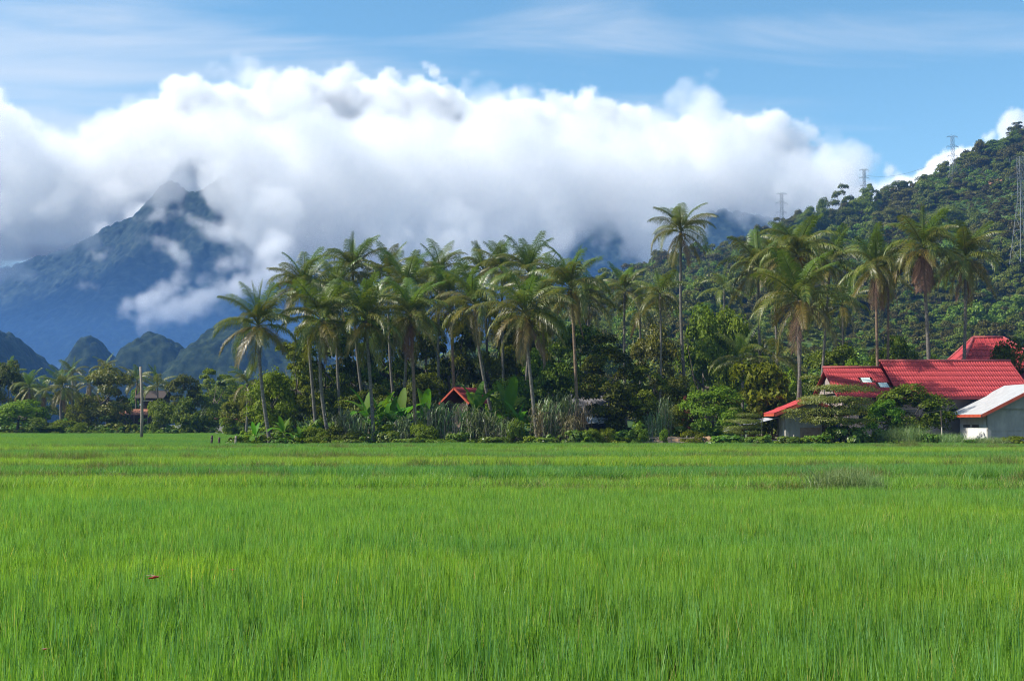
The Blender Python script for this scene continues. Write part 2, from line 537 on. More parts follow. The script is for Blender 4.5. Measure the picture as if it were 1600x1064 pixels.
# ------------------------------------------------------------------ ground with stepped paddies
PADDY = [(1.2, 29.8, 0.0), (32.4, 36.0, 0.12), (38.8, 43.0, 0.20), (46.1, 51.0, 0.27), (54.6, 60.0, 0.32), (64.0, 69.5, 0.35), (73.8, 80.0, 0.37)]


def edge_wave(x, k):
    return 0.6 * np.sin(x * 0.11 + k * 1.9) + 0.4 * np.sin(x * 0.31 + k * 2.7) + 0.03 * x * math.sin(k * 2.1)


def far_edge(x):
    """Where the last paddy ends: at the grove on the right, much farther on the left."""
    s = np.clip((-17.0 - x) / 9.0, 0, 1)
    return 80.0 + s * s * (3 - 2 * s) * 73.0


def paddy_bounds(k, x):
    y0, y1, z = PADDY[k]
    a = y0 + (edge_wave(x, k) * (0.4 + 0.012 * y0) if k else 0 * x)
    b_ = (y1 + edge_wave(x, k + 1) * (0.4 + 0.012 * y1)) if k < 6 else far_edge(x)
    return a, b_, z


def ground_z(x, y):
    x, y = np.asarray(x, float), np.asarray(y, float)
    z = np.zeros(np.broadcast(x, y).shape)
    for k in range(1, 7):
        a, _, h = paddy_bounds(k, x)
        s = np.clip((y - a + 0.9) / 0.7, 0, 1)
        z = np.where(y > a - 0.9, PADDY[k - 1][2] + (h - PADDY[k - 1][2]) * s + 0.16 * np.exp(-((y - a + 0.45) / 0.33) ** 2), z)
    fe = far_edge(x)
    s = np.clip((y - fe) / 2.0, 0, 1)
    return z + 0.12 * s


def gz(x, y):
    return float(ground_z(x, y))


xs = np.unique(np.concatenate([np.linspace(-2900, -130, 28), np.arange(-130, 130.1, 1.5), np.linspace(130, 2900, 28)]))
ys = np.unique(np.concatenate([np.linspace(-2900, -25, 20), np.arange(-25, 90, 0.33), np.linspace(90, 200, 60), np.linspace(200, 2900, 60)]))
XX, YY = np.meshgrid(xs, ys)
ZZ = ground_z(XX, YY) + 0.03 * fbm(XX * 0.8, YY * 0.8, 5, 3)
ground = link('ground', np_mesh('ground', np.stack([XX.ravel(), YY.ravel(), ZZ.ravel()], 1), grid_faces(len(xs), len(ys)), M['ground'], True))
tag(ground, kind='structure')

# ------------------------------------------------------------------ cloud-wrapped mountain (beyond the haze)
rng = np.random.default_rng(3)


def ridge_line(pts, Y):
    p = [at(x, y, Y) for x, y in pts]
    return np.array([q.x for q in p]), np.array([q.z for q in p])


mx_, mz_ = ridge_line([(-700, 470), (-200, 436), (0, 424), (55, 406), (105, 392), (140, 375), (168, 357), (205, 345), (228, 322), (250, 296),
                       (268, 285), (280, 289), (296, 305), (318, 300), (340, 281), (356, 280), (385, 300), (450, 315), (560, 300), (630, 285), (675, 266),
                       (715, 285), (800, 320), (900, 335), (1000, 335), (1130, 330), (1250, 352), (1450, 400), (1900, 440), (2500, 470)], 4200)
gx = np.arange(-2500, 2300, 5.5)
gy = np.arange(2960, 4600, 6.5)
GX, GY = np.meshgrid(gx, gy)
warp = 120 * fbm(GX / 700, GY / 700, 9, 3)
rz = np.interp(GX + 0.25 * warp * np.clip((4200 - GY) / 900, 0, 1), mx_, mz_)
t = np.clip((GY - 2980 + 0) / (4200 - 2980), 0, 1)
front = (0.55 * t + 0.45 * t ** 2.2)
back = np.clip(1 - (GY - 4200) / 520, 0, 1)
prof = np.where(GY < 4200, front, back)
spur = ridged(GX / 620 + 0.2 * warp / 100, GY / 1500, 21, 4)
det = fbm(GX / 260, GY / 260, 33, 5)
env = np.sin(np.pi * np.clip(t, 0, 1)) ** 0.7 * (GY < 4200)
H = rz * prof + env * (150 * (spur - 0.62) + 55 * det)
H = np.maximum(H, 2 + 10 * t)
H = stamp_crowns(H, gx, gy, 42000, 8, 15, 1.0, rng)
mountain = link('mountain', np_mesh('mountain', np.stack([GX.ravel(), GY.ravel(), H.ravel()], 1), grid_faces(len(gx), len(gy)), M['mountain'], True))
tag(mountain, kind='structure')

# ------------------------------------------------------------------ dark karst hills in the middle distance
KARST = [([(-330, 640), (-220, 560), (-120, 515), (-45, 505), (0, 512), (14, 520), (30, 545), (60, 575), (90, 640)], 880),
         ([(10, 640), (28, 560), (38, 545), (47, 536), (58, 541), (72, 556), (95, 575), (120, 640)], 960),
         ([(60, 640), (95, 575), (115, 548), (128, 534), (142, 529), (156, 536), (172, 558), (200, 580), (240, 640)], 1040),
         ([(150, 640), (180, 570), (200, 543), (222, 522), (244, 515), (264, 519), (282, 536), (296, 556), (330, 640)], 960),
         ([(250, 640), (282, 560), (300, 532), (322, 514), (345, 508), (380, 512), (430, 530), (520, 555), (640, 640)], 900)]
for k, (pts, Y) in enumerate(KARST):
    kx, kz = ridge_line([(x_, y_ + (9 if y_ < 620 else 0)) for x_, y_ in pts], Y)
    w = kx[-1] - kx[0]
    step = 1.8
    ax = np.arange(kx[0] - 10, kx[-1] + 10, step)
    ay = np.arange(-0.42 * w, 0.42 * w, step * 1.3)
    AX, AY = np.meshgrid(ax, ay)
    rid = np.interp(AX + 6 * fbm(AX / 60, AY / 60, 50 + k, 3), kx, kz, left=0, right=0)
    dome = np.sqrt(np.clip(1 - (AY / (0.40 * w)) ** 2, 0, 1))
    KH = rid * dome ** 0.8 + 11 * fbm(AX / 30, AY / 30, 70 + k, 5) * (rid > 10) - 1.0
    KH = stamp_crowns(np.maximum(KH, -1.0), ax, ay, int(w * w / 20), 2.0, 4.6, 0.95, rng)
    me = np_mesh('karst_hill', np.stack([AX.ravel(), AY.ravel() + Y, KH.ravel()], 1), grid_faces(len(ax), len(ay)), M['karst'], True)
    tag(link('karst_hill', me), kind='structure')

# ------------------------------------------------------------------ forested hill on the right
HRX, HRZ = ridge_line([(560, 655), (760, 560), (860, 500), (940, 452), (1000, 434), (1050, 420), (1100, 401), (1150, 390), (1200, 364), (1255, 342),
                       (1300, 338), (1340, 327), (1375, 312), (1405, 297), (1440, 291), (1470, 277), (1500, 262), (1535, 245), (1570, 228), (1600, 208),
                       (1700, 160), (1900, 110), (2300, 90)], 540)
HRZ = HRZ - np.clip((HRX - 40) / 60, 0, 1) * 3.2      # leave room for the canopy
hx = np.arange(-110, 470, 3.0)
hy = np.arange(155, 760, 3.0)
HX, HY = np.meshgrid(hx, hy)


def hill_z(x, y):
    x, y = np.asarray(x, float), np.asarray(y, float)
    r = np.interp(x, HRX, HRZ, left=0)
    start = 175 + 30 * fbm(x / 90, x * 0, 91, 2)
    s = np.clip((y - start) / (540 - start), 0, 1)
    prof_ = np.where(y < 540, s ** 1.15 * (1.28 - 0.28 * s), np.clip(1 - ((y - 540) / 260) ** 2, 0, 1))
    e = np.sin(np.pi * s) * (y < 540)
    return r * prof_ + e * (7 * fbm(x / 60, y / 80, 95, 4) + 9 * (ridged(x / 110 + 3, y / 300, 97, 3) - 0.6)) + 0.3


HZ = hill_z(HX, HY)
hill = link('hill', np_mesh('hill', np.stack([HX.ravel(), HY.ravel(), HZ.ravel()], 1), grid_faces(len(hx), len(hy)), M['hill'], True))
tag(hill, kind='structure')

# ------------------------------------------------------------------ air
# The clouds wrap the mountain, so to keep every cloud outside the haze the box ends just short of both;
# the mountain is still seen through almost three kilometres of this air.
hm = bpy.data.materials.new('haze_air')
hm.use_nodes = True
hm.node_tree.nodes.clear()
ho = hm.node_tree.nodes.new('ShaderNodeOutputMaterial')
hv = hm.node_tree.nodes.new('ShaderNodeVolumePrincipled')
hv.inputs['Color'].default_value = (0.19, 0.44, 1.0, 1)
hv.inputs['Density'].default_value = 0.00017
hv.inputs['Anisotropy'].default_value = 0.0
hm.node_tree.links.new(hv.outputs[0], ho.inputs['Volume'])
haze = MB().box(-2950, 2950, -2930, 2945, -1.4, 235).build('haze', hm)
tag(haze, kind='stuff')


# ------------------------------------------------------------------ clouds (real volumes, outside the haze)
def cloud_volume(name, mn, mx, voxel, density, top=None, bot=None, puffs=None, scale=300, amp=620, seed=0.0, soft=90, bias=0, rough=0.57, sy=1.0, albedo=0.98):
    """Cloud as a voxel volume: a rough body (between two height lines, or along puffs of given radius) eaten into by fractal noise."""
    ob = link(name, bpy.data.meshes.new(name))
    g = bpy.data.node_groups.new(name, 'GeometryNodeTree')
    g.interface.new_socket('Geometry', in_out='OUTPUT', socket_type='NodeSocketGeometry')
    N, L = g.nodes.new, g.links.new

    def Mm(op, a, b=None, c=None):
        n = N('ShaderNodeMath')
        n.operation = op
        for i, v in enumerate((a, b, c)):
            if v is None:
                continue
            if isinstance(v, (int, float)):
                n.inputs[i].default_value = v
            else:
                L(v, n.inputs[i])
        return n.outputs[0]

    pos = N('GeometryNodeInputPosition')
    sep = N('ShaderNodeSeparateXYZ')
    L(pos.outputs[0], sep.inputs[0])
    X, Y, Z = sep.outputs

    def curve(pts):
        n = N('ShaderNodeFloatCurve')
        c = n.mapping.curves[0]
        P_ = sorted(((p - mn[0]) / (mx[0] - mn[0]), z / 2500) for p, z in pts)
        P_ = [p for p in P_ if 0 <= p[0] <= 1]
        while len(c.points) < len(P_):
            c.points.new(0.5, 0.5)
        for q, p in zip(c.points, P_):
            q.location = p
        n.mapping.update()
        L(Mm('DIVIDE', Mm('SUBTRACT', X, mn[0]), mx[0] - mn[0]), n.inputs['Value'])
        return Mm('MULTIPLY', n.outputs[0], 2500)

    if puffs is not None:
        pm = bpy.data.meshes.new(name + '_puffs')
        pm.from_pydata([tuple(p[:3]) for p in puffs], [], [])
        a = pm.attributes.new('radius_m', 'FLOAT', 'POINT')
        a.data.foreach_set('value', [float(p[3]) for p in puffs])
        po = bpy.data.objects.new(name + '_puffs', pm)
        oi = N('GeometryNodeObjectInfo')
        oi.inputs['Object'].default_value = po
        sn = N('GeometryNodeSampleNearest')
        sn.domain = 'POINT'
        L(oi.outputs['Geometry'], sn.inputs['Geometry'])

        def sample(kind, field):
            s = N('GeometryNodeSampleIndex')
            s.data_type = kind
            L(oi.outputs['Geometry'], s.inputs['Geometry'])
            L(field, s.inputs['Value'])
            L(sn.outputs[0], s.inputs['Index'])
            return s.outputs[0]

        na = N('GeometryNodeInputNamedAttribute')
        na.data_type = 'FLOAT'
        na.inputs['Name'].default_value = 'radius_m'
        pp = N('GeometryNodeInputPosition')
        rad = sample('FLOAT', na.outputs['Attribute'])
        cen = sample('FLOAT_VECTOR', pp.outputs[0])
        ds = N('ShaderNodeVectorMath')
        ds.operation = 'DISTANCE'
        L(pos.outputs[0], ds.inputs[0])
        L(cen, ds.inputs[1])
        sd = Mm('SUBTRACT', rad, ds.outputs['Value'])
    else:
        ym, yh = (mn[1] + mx[1]) / 2, (mx[1] - mn[1]) / 2
        dy = Mm('MULTIPLY', Mm('SUBTRACT', yh, Mm('ABSOLUTE', Mm('SUBTRACT', Y, ym))), sy)
        sd = Mm('MINIMUM', Mm('MINIMUM', Mm('SUBTRACT', curve(top), Z), Mm('SUBTRACT', Z, curve(bot))), dy)
    ad = N('ShaderNodeVectorMath')
    ad.inputs[1].default_value = (seed, seed * 0.7, seed * 1.3)
    L(pos.outputs[0], ad.inputs[0])
    n1 = N('ShaderNodeTexNoise')
    n1.inputs['Scale'].default_value = 1 / scale
    n1.inputs['Detail'].default_value = 7
    n1.inputs['Roughness'].default_value = rough
    L(ad.outputs[0], n1.inputs['Vector'])
    vo = N('ShaderNodeTexVoronoi')
    vo.inputs['Scale'].default_value = 2.2 / scale
    vo.inputs['Detail'].default_value = 3
    vo.inputs['Roughness'].default_value = 0.5
    L(ad.outputs[0], vo.inputs['Vector'])
    nn = Mm('ADD', Mm('MULTIPLY', Mm('SUBTRACT', n1.outputs[0], 0.5), amp), Mm('MULTIPLY', Mm('SUBTRACT', 0.42, vo.outputs['Distance']), amp * 0.26))
    v = Mm('ADD', Mm('ADD', sd, nn), bias)
    mr_ = N('ShaderNodeMapRange')
    mr_.interpolation_type = 'SMOOTHSTEP'
    mr_.inputs[1].default_value, mr_.inputs[2].default_value = 0.0, soft
    L(v, mr_.inputs[0])
    vc = N('GeometryNodeVolumeCube')
    L(mr_.outputs[0], vc.inputs['Density'])
    vc.inputs['Min'].default_value, vc.inputs['Max'].default_value = mn, mx
    for k_, a_, b_ in zip('XYZ', mn, mx):
        vc.inputs['Resolution ' + k_].default_value = max(4, int((b_ - a_) / voxel))
    m = bpy.data.materials.new(name + '_vapour')
    m.use_nodes = True
    m.node_tree.nodes.clear()
    o = m.node_tree.nodes.new('ShaderNodeOutputMaterial')
    p = m.node_tree.nodes.new('ShaderNodeVolumePrincipled')
    p.inputs['Color'].default_value = (albedo, albedo, min(1.0, albedo + 0.004), 1)
    p.inputs['Density'].default_value = density
    p.inputs['Anisotropy'].default_value = 0.1
    m.node_tree.links.new(p.outputs[0], o.inputs['Volume'])
    sm = N('GeometryNodeSetMaterial')
    sm.inputs['Material'].default_value = m
    L(vc.outputs[0], sm.inputs[0])
    go = N('NodeGroupOutput')
    L(sm.outputs[0], go.inputs[0])
    ob.modifiers.new('cloud', 'NODES').node_group = g
    return tag(ob, kind='stuff')


def line_at(pts, Y):
    a, b = ridge_line(pts, Y)
    return list(zip(a, b))


bank = cloud_volume('cloud_bank', (-2300, 3180, 330), (2150, 3900, 1330), 7.0, 0.0085, albedo=0.991, seed=905, scale=280, amp=440, soft=42, bias=0, rough=0.6,
    top=line_at([(-330, 120), (-150, 110), (0, 125), (60, 185), (110, 205), (200, 170), (320, 140), (480, 145), (560, 165), (640, 145), (740, 150), (840, 140), (940, 170), (1020, 165),
                 (1110, 155), (1180, 190), (1280, 235), (1380, 275), (1500, 330), (1900, 350)], 3500),
    bot=line_at([(-330, 500), (-100, 450), (0, 418), (60, 398), (105, 382), (140, 362), (170, 343), (205, 325), (240, 290), (268, 258), (300, 265), (335, 310), (380, 390), (460, 440), (600, 470), (850, 460),
                 (940, 375), (1000, 425), (1070, 430), (1120, 345), (1200, 370), (1400, 420), (1900, 430)], 3500))
tag(bank, 'broad grey-white cloud bank wrapping the blue mountain', None)


def puff_path(pts, Y, n=9):
    out = []
    for (x0, y0, r0), (x1, y1, r1) in zip(pts[:-1], pts[1:]):
        for i in range(n):
            t_ = i / n
            p = at(x0 + (x1 - x0) * t_, y0 + (y1 - y0) * t_, Y)
            out.append((p.x, p.y, p.z, (r0 + (r1 - r0) * t_) * Y / F_PX))
    return out


wisp = cloud_volume('cloud_wisp', (-1420, 2990, 150), (-560, 3420, 640), 5.5, 0.02, seed=77, scale=110, amp=120, soft=40, bias=24, rough=0.62,
    puffs=puff_path([(222, 372, 6), (262, 380, 13), (290, 412, 16), (272, 445, 17), (235, 468, 19), (190, 484, 13), (215, 503, 12), (280, 480, 20), (330, 468, 22), (385, 450, 24), (440, 425, 28)], 3130, 6)
    + puff_path([(318, 432, 10), (350, 412, 16), (400, 400, 20), (430, 380, 26)], 3150, 6) + puff_path([(140, 400, 7), (172, 400, 9)], 3140, 4)
    + puff_path([(135, 445, 5), (160, 462, 9), (172, 470, 4)], 3140, 4)
    + puff_path([(212, 344, 7), (250, 336, 10), (285, 324, 8)], 3140, 5) + puff_path([(300, 345, 10), (335, 360, 18), (360, 372, 22)], 3150, 5))
tag(wisp, 'curling white wisp of cloud low on the mountain side', None)

far_c = cloud_volume('cumulus_cloud', (-3900, 6000, 900), (3900, 6900, 2150), 16, 0.022, albedo=0.996, seed=3100, scale=400, amp=460, soft=28, bias=0, rough=0.55,
    top=line_at([(-450, 110), (-200, 90), (0, 140), (60, 200), (150, 220), (300, 140), (380, 130), (480, 130), (600, 125), (680, 135), (760, 170), (850, 160), (920, 165),
                 (1010, 175), (1100, 200), (1200, 195), (1260, 240), (1320, 290), (1400, 285), (1440, 250), (1500, 224), (1560, 208), (1640, 196), (1900, 170)], 6450),
    bot=line_at([(-450, 400), (1900, 400)], 6450))
tag(far_c, 'bright white cumulus tops behind the grey cloud bank', None)


# ------------------------------------------------------------------ scattering for what nobody could count
def hidden_source(name, me):
    return bpy.data.objects.new(name, me)


def scatter(name, pts, rotz, scl, idx, sources, label):
    """One 'stuff' object that draws instances of the source meshes on its points."""
    me = bpy.data.meshes.new(name)
    n = len(pts)
    me.vertices.add(n)
    me.vertices.foreach_set('co', np.asarray(pts, dtype=np.float32).ravel())
    for nm, typ, dat in (('rz', 'FLOAT', rotz), ('ix', 'INT', idx)):
        a = me.attributes.new(nm, typ, 'POINT')
        a.data.foreach_set('value', np.asarray(dat))
    a = me.attributes.new('sc', 'FLOAT_VECTOR', 'POINT')
    a.data.foreach_set('vector', np.asarray(scl, dtype=np.float32).ravel())
    ob = link(name, me)
    g = bpy.data.node_groups.new(name, 'GeometryNodeTree')
    g.interface.new_socket('Geometry', in_out='INPUT', socket_type='NodeSocketGeometry')
    g.interface.new_socket('Geometry', in_out='OUTPUT', socket_type='NodeSocketGeometry')
    N, L = g.nodes.new, g.links.new
    gi, go = N('NodeGroupInput'), N('NodeGroupOutput')
    jn = N('GeometryNodeJoinGeometry')
    for s in reversed(sources):
        oi = N('GeometryNodeObjectInfo')
        oi.inputs['Object'].default_value = s
        oi.inputs['As Instance'].default_value = True
        L(oi.outputs['Geometry'], jn.inputs[0])
    ip = N('GeometryNodeInstanceOnPoints')
    ip.inputs['Pick Instance'].default_value = True

    def attr(nm, typ):
        a_ = N('GeometryNodeInputNamedAttribute')
        a_.data_type = typ
        a_.inputs['Name'].default_value = nm
        return a_.outputs['Attribute']

    cx = N('ShaderNodeCombineXYZ')
    L(attr('rz', 'FLOAT'), cx.inputs[2])
    L(gi.outputs[0], ip.inputs['Points'])
    L(jn.outputs[0], ip.inputs['Instance'])
    L(attr('ix', 'INT'), ip.inputs['Instance Index'])
    L(cx.outputs[0], ip.inputs['Rotation'])
    L(attr('sc', 'FLOAT_VECTOR'), ip.inputs['Scale'])
    L(ip.outputs[0], go.inputs[0])
    ob.modifiers.new('scatter', 'NODES').node_group = g
    return tag(ob, label, None, None, 'stuff')


# ------------------------------------------------------------------ leaf and blade meshes
def blades(n, size, h0, h1, width, lean, bend, rng, mat, name, segs=3, clump=None):
    """n grass blades rooted in a square of the given size (or in clumps): tapering strips that bend over."""
    if clump:
        c = rng.uniform(-size / 2, size / 2, (clump, 2))
        root = c[rng.integers(0, clump, n)] + rng.normal(0, 0.028, (n, 2))
    else:
        root = rng.uniform(-size / 2, size / 2, (n, 2))
    h = rng.uniform(h0, h1, n)
    az = rng.uniform(0, 2 * np.pi, n)
    d = np.stack([np.cos(az), np.sin(az)], 1)
    ln = np.abs(rng.normal(0, lean, n))
    bd = np.abs(rng.normal(0, bend, n))
    fa = rng.uniform(0, 2 * np.pi, n)
    wv = np.stack([np.cos(fa), np.sin(fa)], 1)
    w = width * rng.uniform(0.7, 1.25, n)
    co, lev = [], np.linspace(0, 1, segs + 1)
    for i, t_ in enumerate(lev):
        off = (ln * t_ + bd * t_ ** 3)[:, None] * d * h[:, None]
        z = h * t_ * (1 - 0.35 * bd * t_ ** 3)
        c = np.concatenate([root + off, z[:, None]], 1)
        if i < segs:
            ww = (w * (0.75 + 0.5 * t_) * (1 - t_ ** 3 * 0.6))[:, None] / 2 * wv
            ww = np.concatenate([ww, np.zeros((n, 1))], 1)
            co += [c - ww, c + ww]
        else:
            co.append(c)
    V = 2 * segs + 1
    co = np.stack(co, 1).reshape(-1, 3)
    b0 = np.arange(n)[:, None] * V
    quads = np.concatenate([b0 + np.array([[2 * i, 2 * i + 1, 2 * i + 3, 2 * i + 2]]) for i in range(segs - 1)]) if segs > 1 else []
    tris = b0 + np.array([[2 * segs - 2, 2 * segs - 1, 2 * segs]])
    return np_mesh(name, co, [quads, tris], mat)


def leaf_cloud(centres, outward, size, rng, jitter=0.6, aspect=0.5, fold=0.18, size_var=0.35, droop=0.0):
    """One folded, pointed leaf per centre, facing roughly outward and up."""
    n = len(centres)
    nrm = outward + rng.normal(0, jitter, (n, 3))
    nrm[:, 2] += 0.35
    nrm /= np.linalg.norm(nrm, axis=1)[:, None] + 1e-9
    ref = rng.normal(0, 1, (n, 3))
    ref[:, 2] -= droop
    a = ref - nrm * np.sum(ref * nrm, 1)[:, None]
    a /= np.linalg.norm(a, axis=1)[:, None] + 1e-9
    b_ = np.cross(nrm, a)
    s = (size * rng.uniform(1 - size_var, 1 + size_var, n))[:, None]
    base = centres - a * s * 0.5
    tip = centres + a * s * 0.5 - nrm * s * 0.08
    le = centres - a * s * 0.05 + b_ * s * aspect * 0.5 + nrm * s * fold
    ri = centres - a * s * 0.05 - b_ * s * aspect * 0.5 + nrm * s * fold
    co = np.stack([base, le, tip, ri], 1).reshape(-1, 3)
    f = np.arange(n)[:, None] * 4 + np.array([[0, 1, 2, 3]])
    return co, f


def crown_mesh(name, mat, rng, rx, rz, lobes, leaves, size, zc, hollow=0.45, flat=1.0, lobe_r=0.42, jitter=0.6, layered=0, aspect=0.5, droop=0.0):
    """Tree crown: lobes scattered through an ellipsoid, each a shell of leaves; gaps stay open between lobes."""
    cen, out = [], []
    per = leaves // lobes
    k = 0
    while k < lobes:
        p = rng.normal(0, 1, 3)
        p /= np.linalg.norm(p)
        rr = rng.uniform(hollow, 0.98) ** 0.6
        c = p * rr * np.array([rx, rx, rz])
        if layered:
            c[2] = (round((c[2] / rz * 0.5 + 0.5) * layered) / layered * 2 - 1) * rz + rng.normal(0, 0.06) * rz
        if c[2] < -0.85 * rz:
            continue
        k += 1
        lr = lobe_r * min(rx, rz * 1.3) * rng.uniform(0.6, 1.25)
        q = rng.normal(0, 1, (per, 3))
        q /= np.linalg.norm(q, axis=1)[:, None]
        q[:, 2] = np.where(q[:, 2] < -0.25, -q[:, 2] * 0.6, q[:, 2])
        rad = lr * rng.uniform(0.3, 1.0, per) ** 0.4
        pts = c + q * rad[:, None] * np.array([1, 1, 0.8 * flat])
        pts += rng.normal(0, 0.06 * lr, pts.shape)
        cen.append(pts)
        o = q * 0.8 + p * 0.5
        out.append(o)
    cen, out = np.concatenate(cen), np.concatenate(out)
    cen[:, 2] += zc
    co, f = leaf_cloud(cen, out, size, rng, jitter, aspect, droop=droop)
    return np_mesh(name, co, f, mat)


def trunk_mesh(name, rng, h, r, rx, rz, zc, limbs=6, mat=None):
    mb = MB()
    bend = rng.normal(0, 0.05 * h, 2)
    pts = [(bend[0] * t_ * t_, bend[1] * t_ * t_, h * t_ - 0.3 * (t_ == 0)) for t_ in np.linspace(0, 1, 6)]
    mb.tube(pts, [r * (1.35 if i == 0 else 1 - 0.13 * i) for i in range(6)], 7)
    for k in range(limbs):
        a = 2 * math.pi * k / limbs + rng.uniform(-0.4, 0.4)
        s = Vector(pts[rng.integers(3, 6)])
        e = Vector((math.cos(a) * rx * rng.uniform(0.45, 0.8), math.sin(a) * rx * rng.uniform(0.45, 0.8), zc + rz * rng.uniform(-0.35, 0.6)))
        mid = (s + e) / 2 + Vector((0, 0, -0.1 * rz)) + Vector(rng.normal(0, 0.06 * rx, 3))
        mb.tube([s, mid, e], [r * 0.5, r * 0.32, r * 0.1], 5)
    return mb.mesh(name, mat or M['bark'], True)


# ------------------------------------------------------------------ rice
rng = np.random.default_rng(11)
rice_near = [hidden_source('rice_patch', blades(620, 0.72, 0.46, 0.77, 0.011, 0.045, 0.09, rng, RICE[0], 'rice_patch', 3, 22)) for _ in range(5)]
rice_near += [hidden_source('rice_patch_pale', blades(640, 0.72, 0.46, 0.73, 0.011, 0.05, 0.10, rng, RICE[7], 'rice_patch_pale', 3, 22)) for _ in range(4)]
rice_far = [[hidden_source('rice_patch_far', blades(760, 1.3, 0.46, 0.72, 0.017, 0.10, 0.20, rng, RICE[k_], 'rice_patch_far', 2)) for _ in range(3)] for k_ in range(1, 7)]
LABELS_RICE = ['bright green rice standing in the nearest paddy', 'narrow strip of rice just past the first bund',
               'rice in the second strip beyond the first bund', 'rice in the third strip beyond the first bund',
               'rice in the fourth strip beyond the first bund', 'rice in the strip just short of the last paddy', 'rice in the last paddy before trees and houses']
for k in range(7):
    y0, y1, z = PADDY[k]
    sp = 0.56 if k == 0 else 1.0
    ymax = 156 if k == 6 else y1 + 3
    gy_ = np.arange(max(1.0, y0 - 2.5), ymax, sp)
    P_ = []
    for y in gy_:
        hw = 0.52 * y + 3.0
        x = np.arange(-hw, hw, sp)
        P_.append(np.stack([x, np.full_like(x, y)], 1))
    P_ = np.concatenate(P_)
    P_ += rng.uniform(-0.35, 0.35, P_.shape) * sp
    a, b_, _ = paddy_bounds(k, P_[:, 0])
    m_ = sp * 0.42
    keep = (P_[:, 1] > a + m_) & (P_[:, 1] < b_ - m_)
    if k == 0:
        keep &= np.hypot(P_[:, 0], P_[:, 1]) > 2.3
    P_ = P_[keep]
    n = len(P_)
    hs_ = (1.0 if k == 0 else 0.86 - 0.02 * k) + 0.12 * fbm(P_[:, 0] * 0.35, P_[:, 1] * 0.35, 7, 3) + rng.normal(0, 0.035, n)
    scl = np.stack([np.ones(n), np.ones(n), hs_], 1)
    pts = np.concatenate([P_, ground_z(P_[:, 0], P_[:, 1])[:, None] - 0.03], 1)
    src = rice_near if k == 0 else rice_far[k - 1]
    idx = rng.integers(0, len(src), n)
    if k == 0:                                            # darker, taller plants in the near plot, paler ones beyond
        near = P_[:, 1] < 13.2 + 1.2 * np.sin(P_[:, 0] * 0.35) + rng.normal(0, 0.7, n)
        idx = np.where(near, rng.integers(0, 5, n), rng.integers(5, 9, n))
        scl[:, 2] *= np.where(near, 1.06, 0.93)
    scatter('rice', pts, rng.uniform(0, 6.28, n), scl, idx, src, LABELS_RICE[k])

# rough grass on the bunds
weed_src = [hidden_source('bund_tuft', blades(170, 0.6, 0.18, 0.62, 0.014, 0.22, 0.4, rng, M['weed'], 'bund_tuft', 2)) for _ in range(3)]
P_ = []
for k in range(1, 7):
    y0 = PADDY[k][0]
    hw = 0.55 * y0 + 4
    x = np.arange(-hw, hw, 0.16)
    a, _, _ = paddy_bounds(k, x)
    P_.append(np.stack([x + rng.uniform(-0.2, 0.2, len(x)), a - 0.95 - 0.008 * y0 + rng.normal(0, 0.38 + 0.006 * y0, len(x))], 1))
P_ = np.concatenate(P_)
n = len(P_)
hs_ = np.clip(0.72 + 0.95 * fbm(P_[:, 0] * 0.22, P_[:, 1] * 0.3, 61, 3), 0.25, 1.45)
scatter('bund_grass', np.concatenate([P_, ground_z(P_[:, 0], P_[:, 1])[:, None] - 0.02], 1), rng.uniform(0, 6.28, n),
        np.stack([np.ones(n), np.ones(n), hs_], 1), rng.integers(0, 3, n), weed_src, 'rough yellowish grass on the bunds between paddies')

# ------------------------------------------------------------------ hillside forest: one mass, and the trees that stand out of it
rng = np.random.default_rng(23)
hill_src = [hidden_source('scrub_crown', crown_mesh('scrub_crown', M['leaf_hill'], rng, rx_, rz_, lb, nl_, 0.46, zc_, 0.1, lobe_r=lr_, aspect=0.6, jitter=0.9))
            for rx_, rz_, lb, zc_, nl_, lr_ in ((3.2, 1.7, 9, 1.2, 1700, 0.5), (3.6, 2.4, 8, 2.2, 2000, 0.42), (2.8, 3.4, 10, 3.4, 2000, 0.5), (3.8, 1.3, 10, 0.8, 1700, 0.6), (2.6, 4.2, 9, 5.0, 1900, 0.55),
                                               (4.4, 2.8, 8, 4.4, 2200, 0.34))]
CLAY_PX = [(1085, 427, 20, 7), (1132, 432, 20, 7), (1512, 291, 13, 7), (1553, 287, 17, 8), (1472, 301, 9, 4), (1120, 415, 22, 5)]


def on_hill(px, py):
    """First point of the hill along the line of sight through a photo pixel."""
    for Y in np.arange(190, 545, 1.5):
        p = at(px, py, Y)
        if hill_z(p.x, Y) >= p.z:
            return p
    return at(px, py, 540)


clay = []
for (cx, cy_, rx_, ry_) in CLAY_PX:
    p = on_hill(cx, cy_)
    clay.append((p.x, p.y, rx_ * p.y / F_PX, max(9.0, 2.2 * ry_ * p.y / F_PX)))
hp = np.stack([rng.uniform(-70, 330, 24000), 185 + 380 * rng.uniform(0, 1, 24000) ** 0.9], 1)
hp = hp[np.abs(hp[:, 0]) < 0.5 * hp[:, 1] + 6]
hzv = hill_z(hp[:, 0], hp[:, 1])
keep = hzv > 2.0
for (cx, cy_, rx_, ry_) in clay:
    dd = ((hp[:, 0] - cx) / (rx_ * 1.05)) ** 2 + ((hp[:, 1] - cy_) / (ry_ * 1.1)) ** 2
    keep &= (dd > 1) | (rng.random(len(dd)) < 0.1)
    keep &= (rng.random(len(dd)) < 0.12) | ~((np.abs(hp[:, 0] - cx) < rx_) & (hp[:, 1] < cy_) & (hp[:, 1] > cy_ - 16))
hp, hzv = hp[keep], hzv[keep]
n = len(hp)
big = fbm(hp[:, 0] / 35, hp[:, 1] / 35, 41, 3)
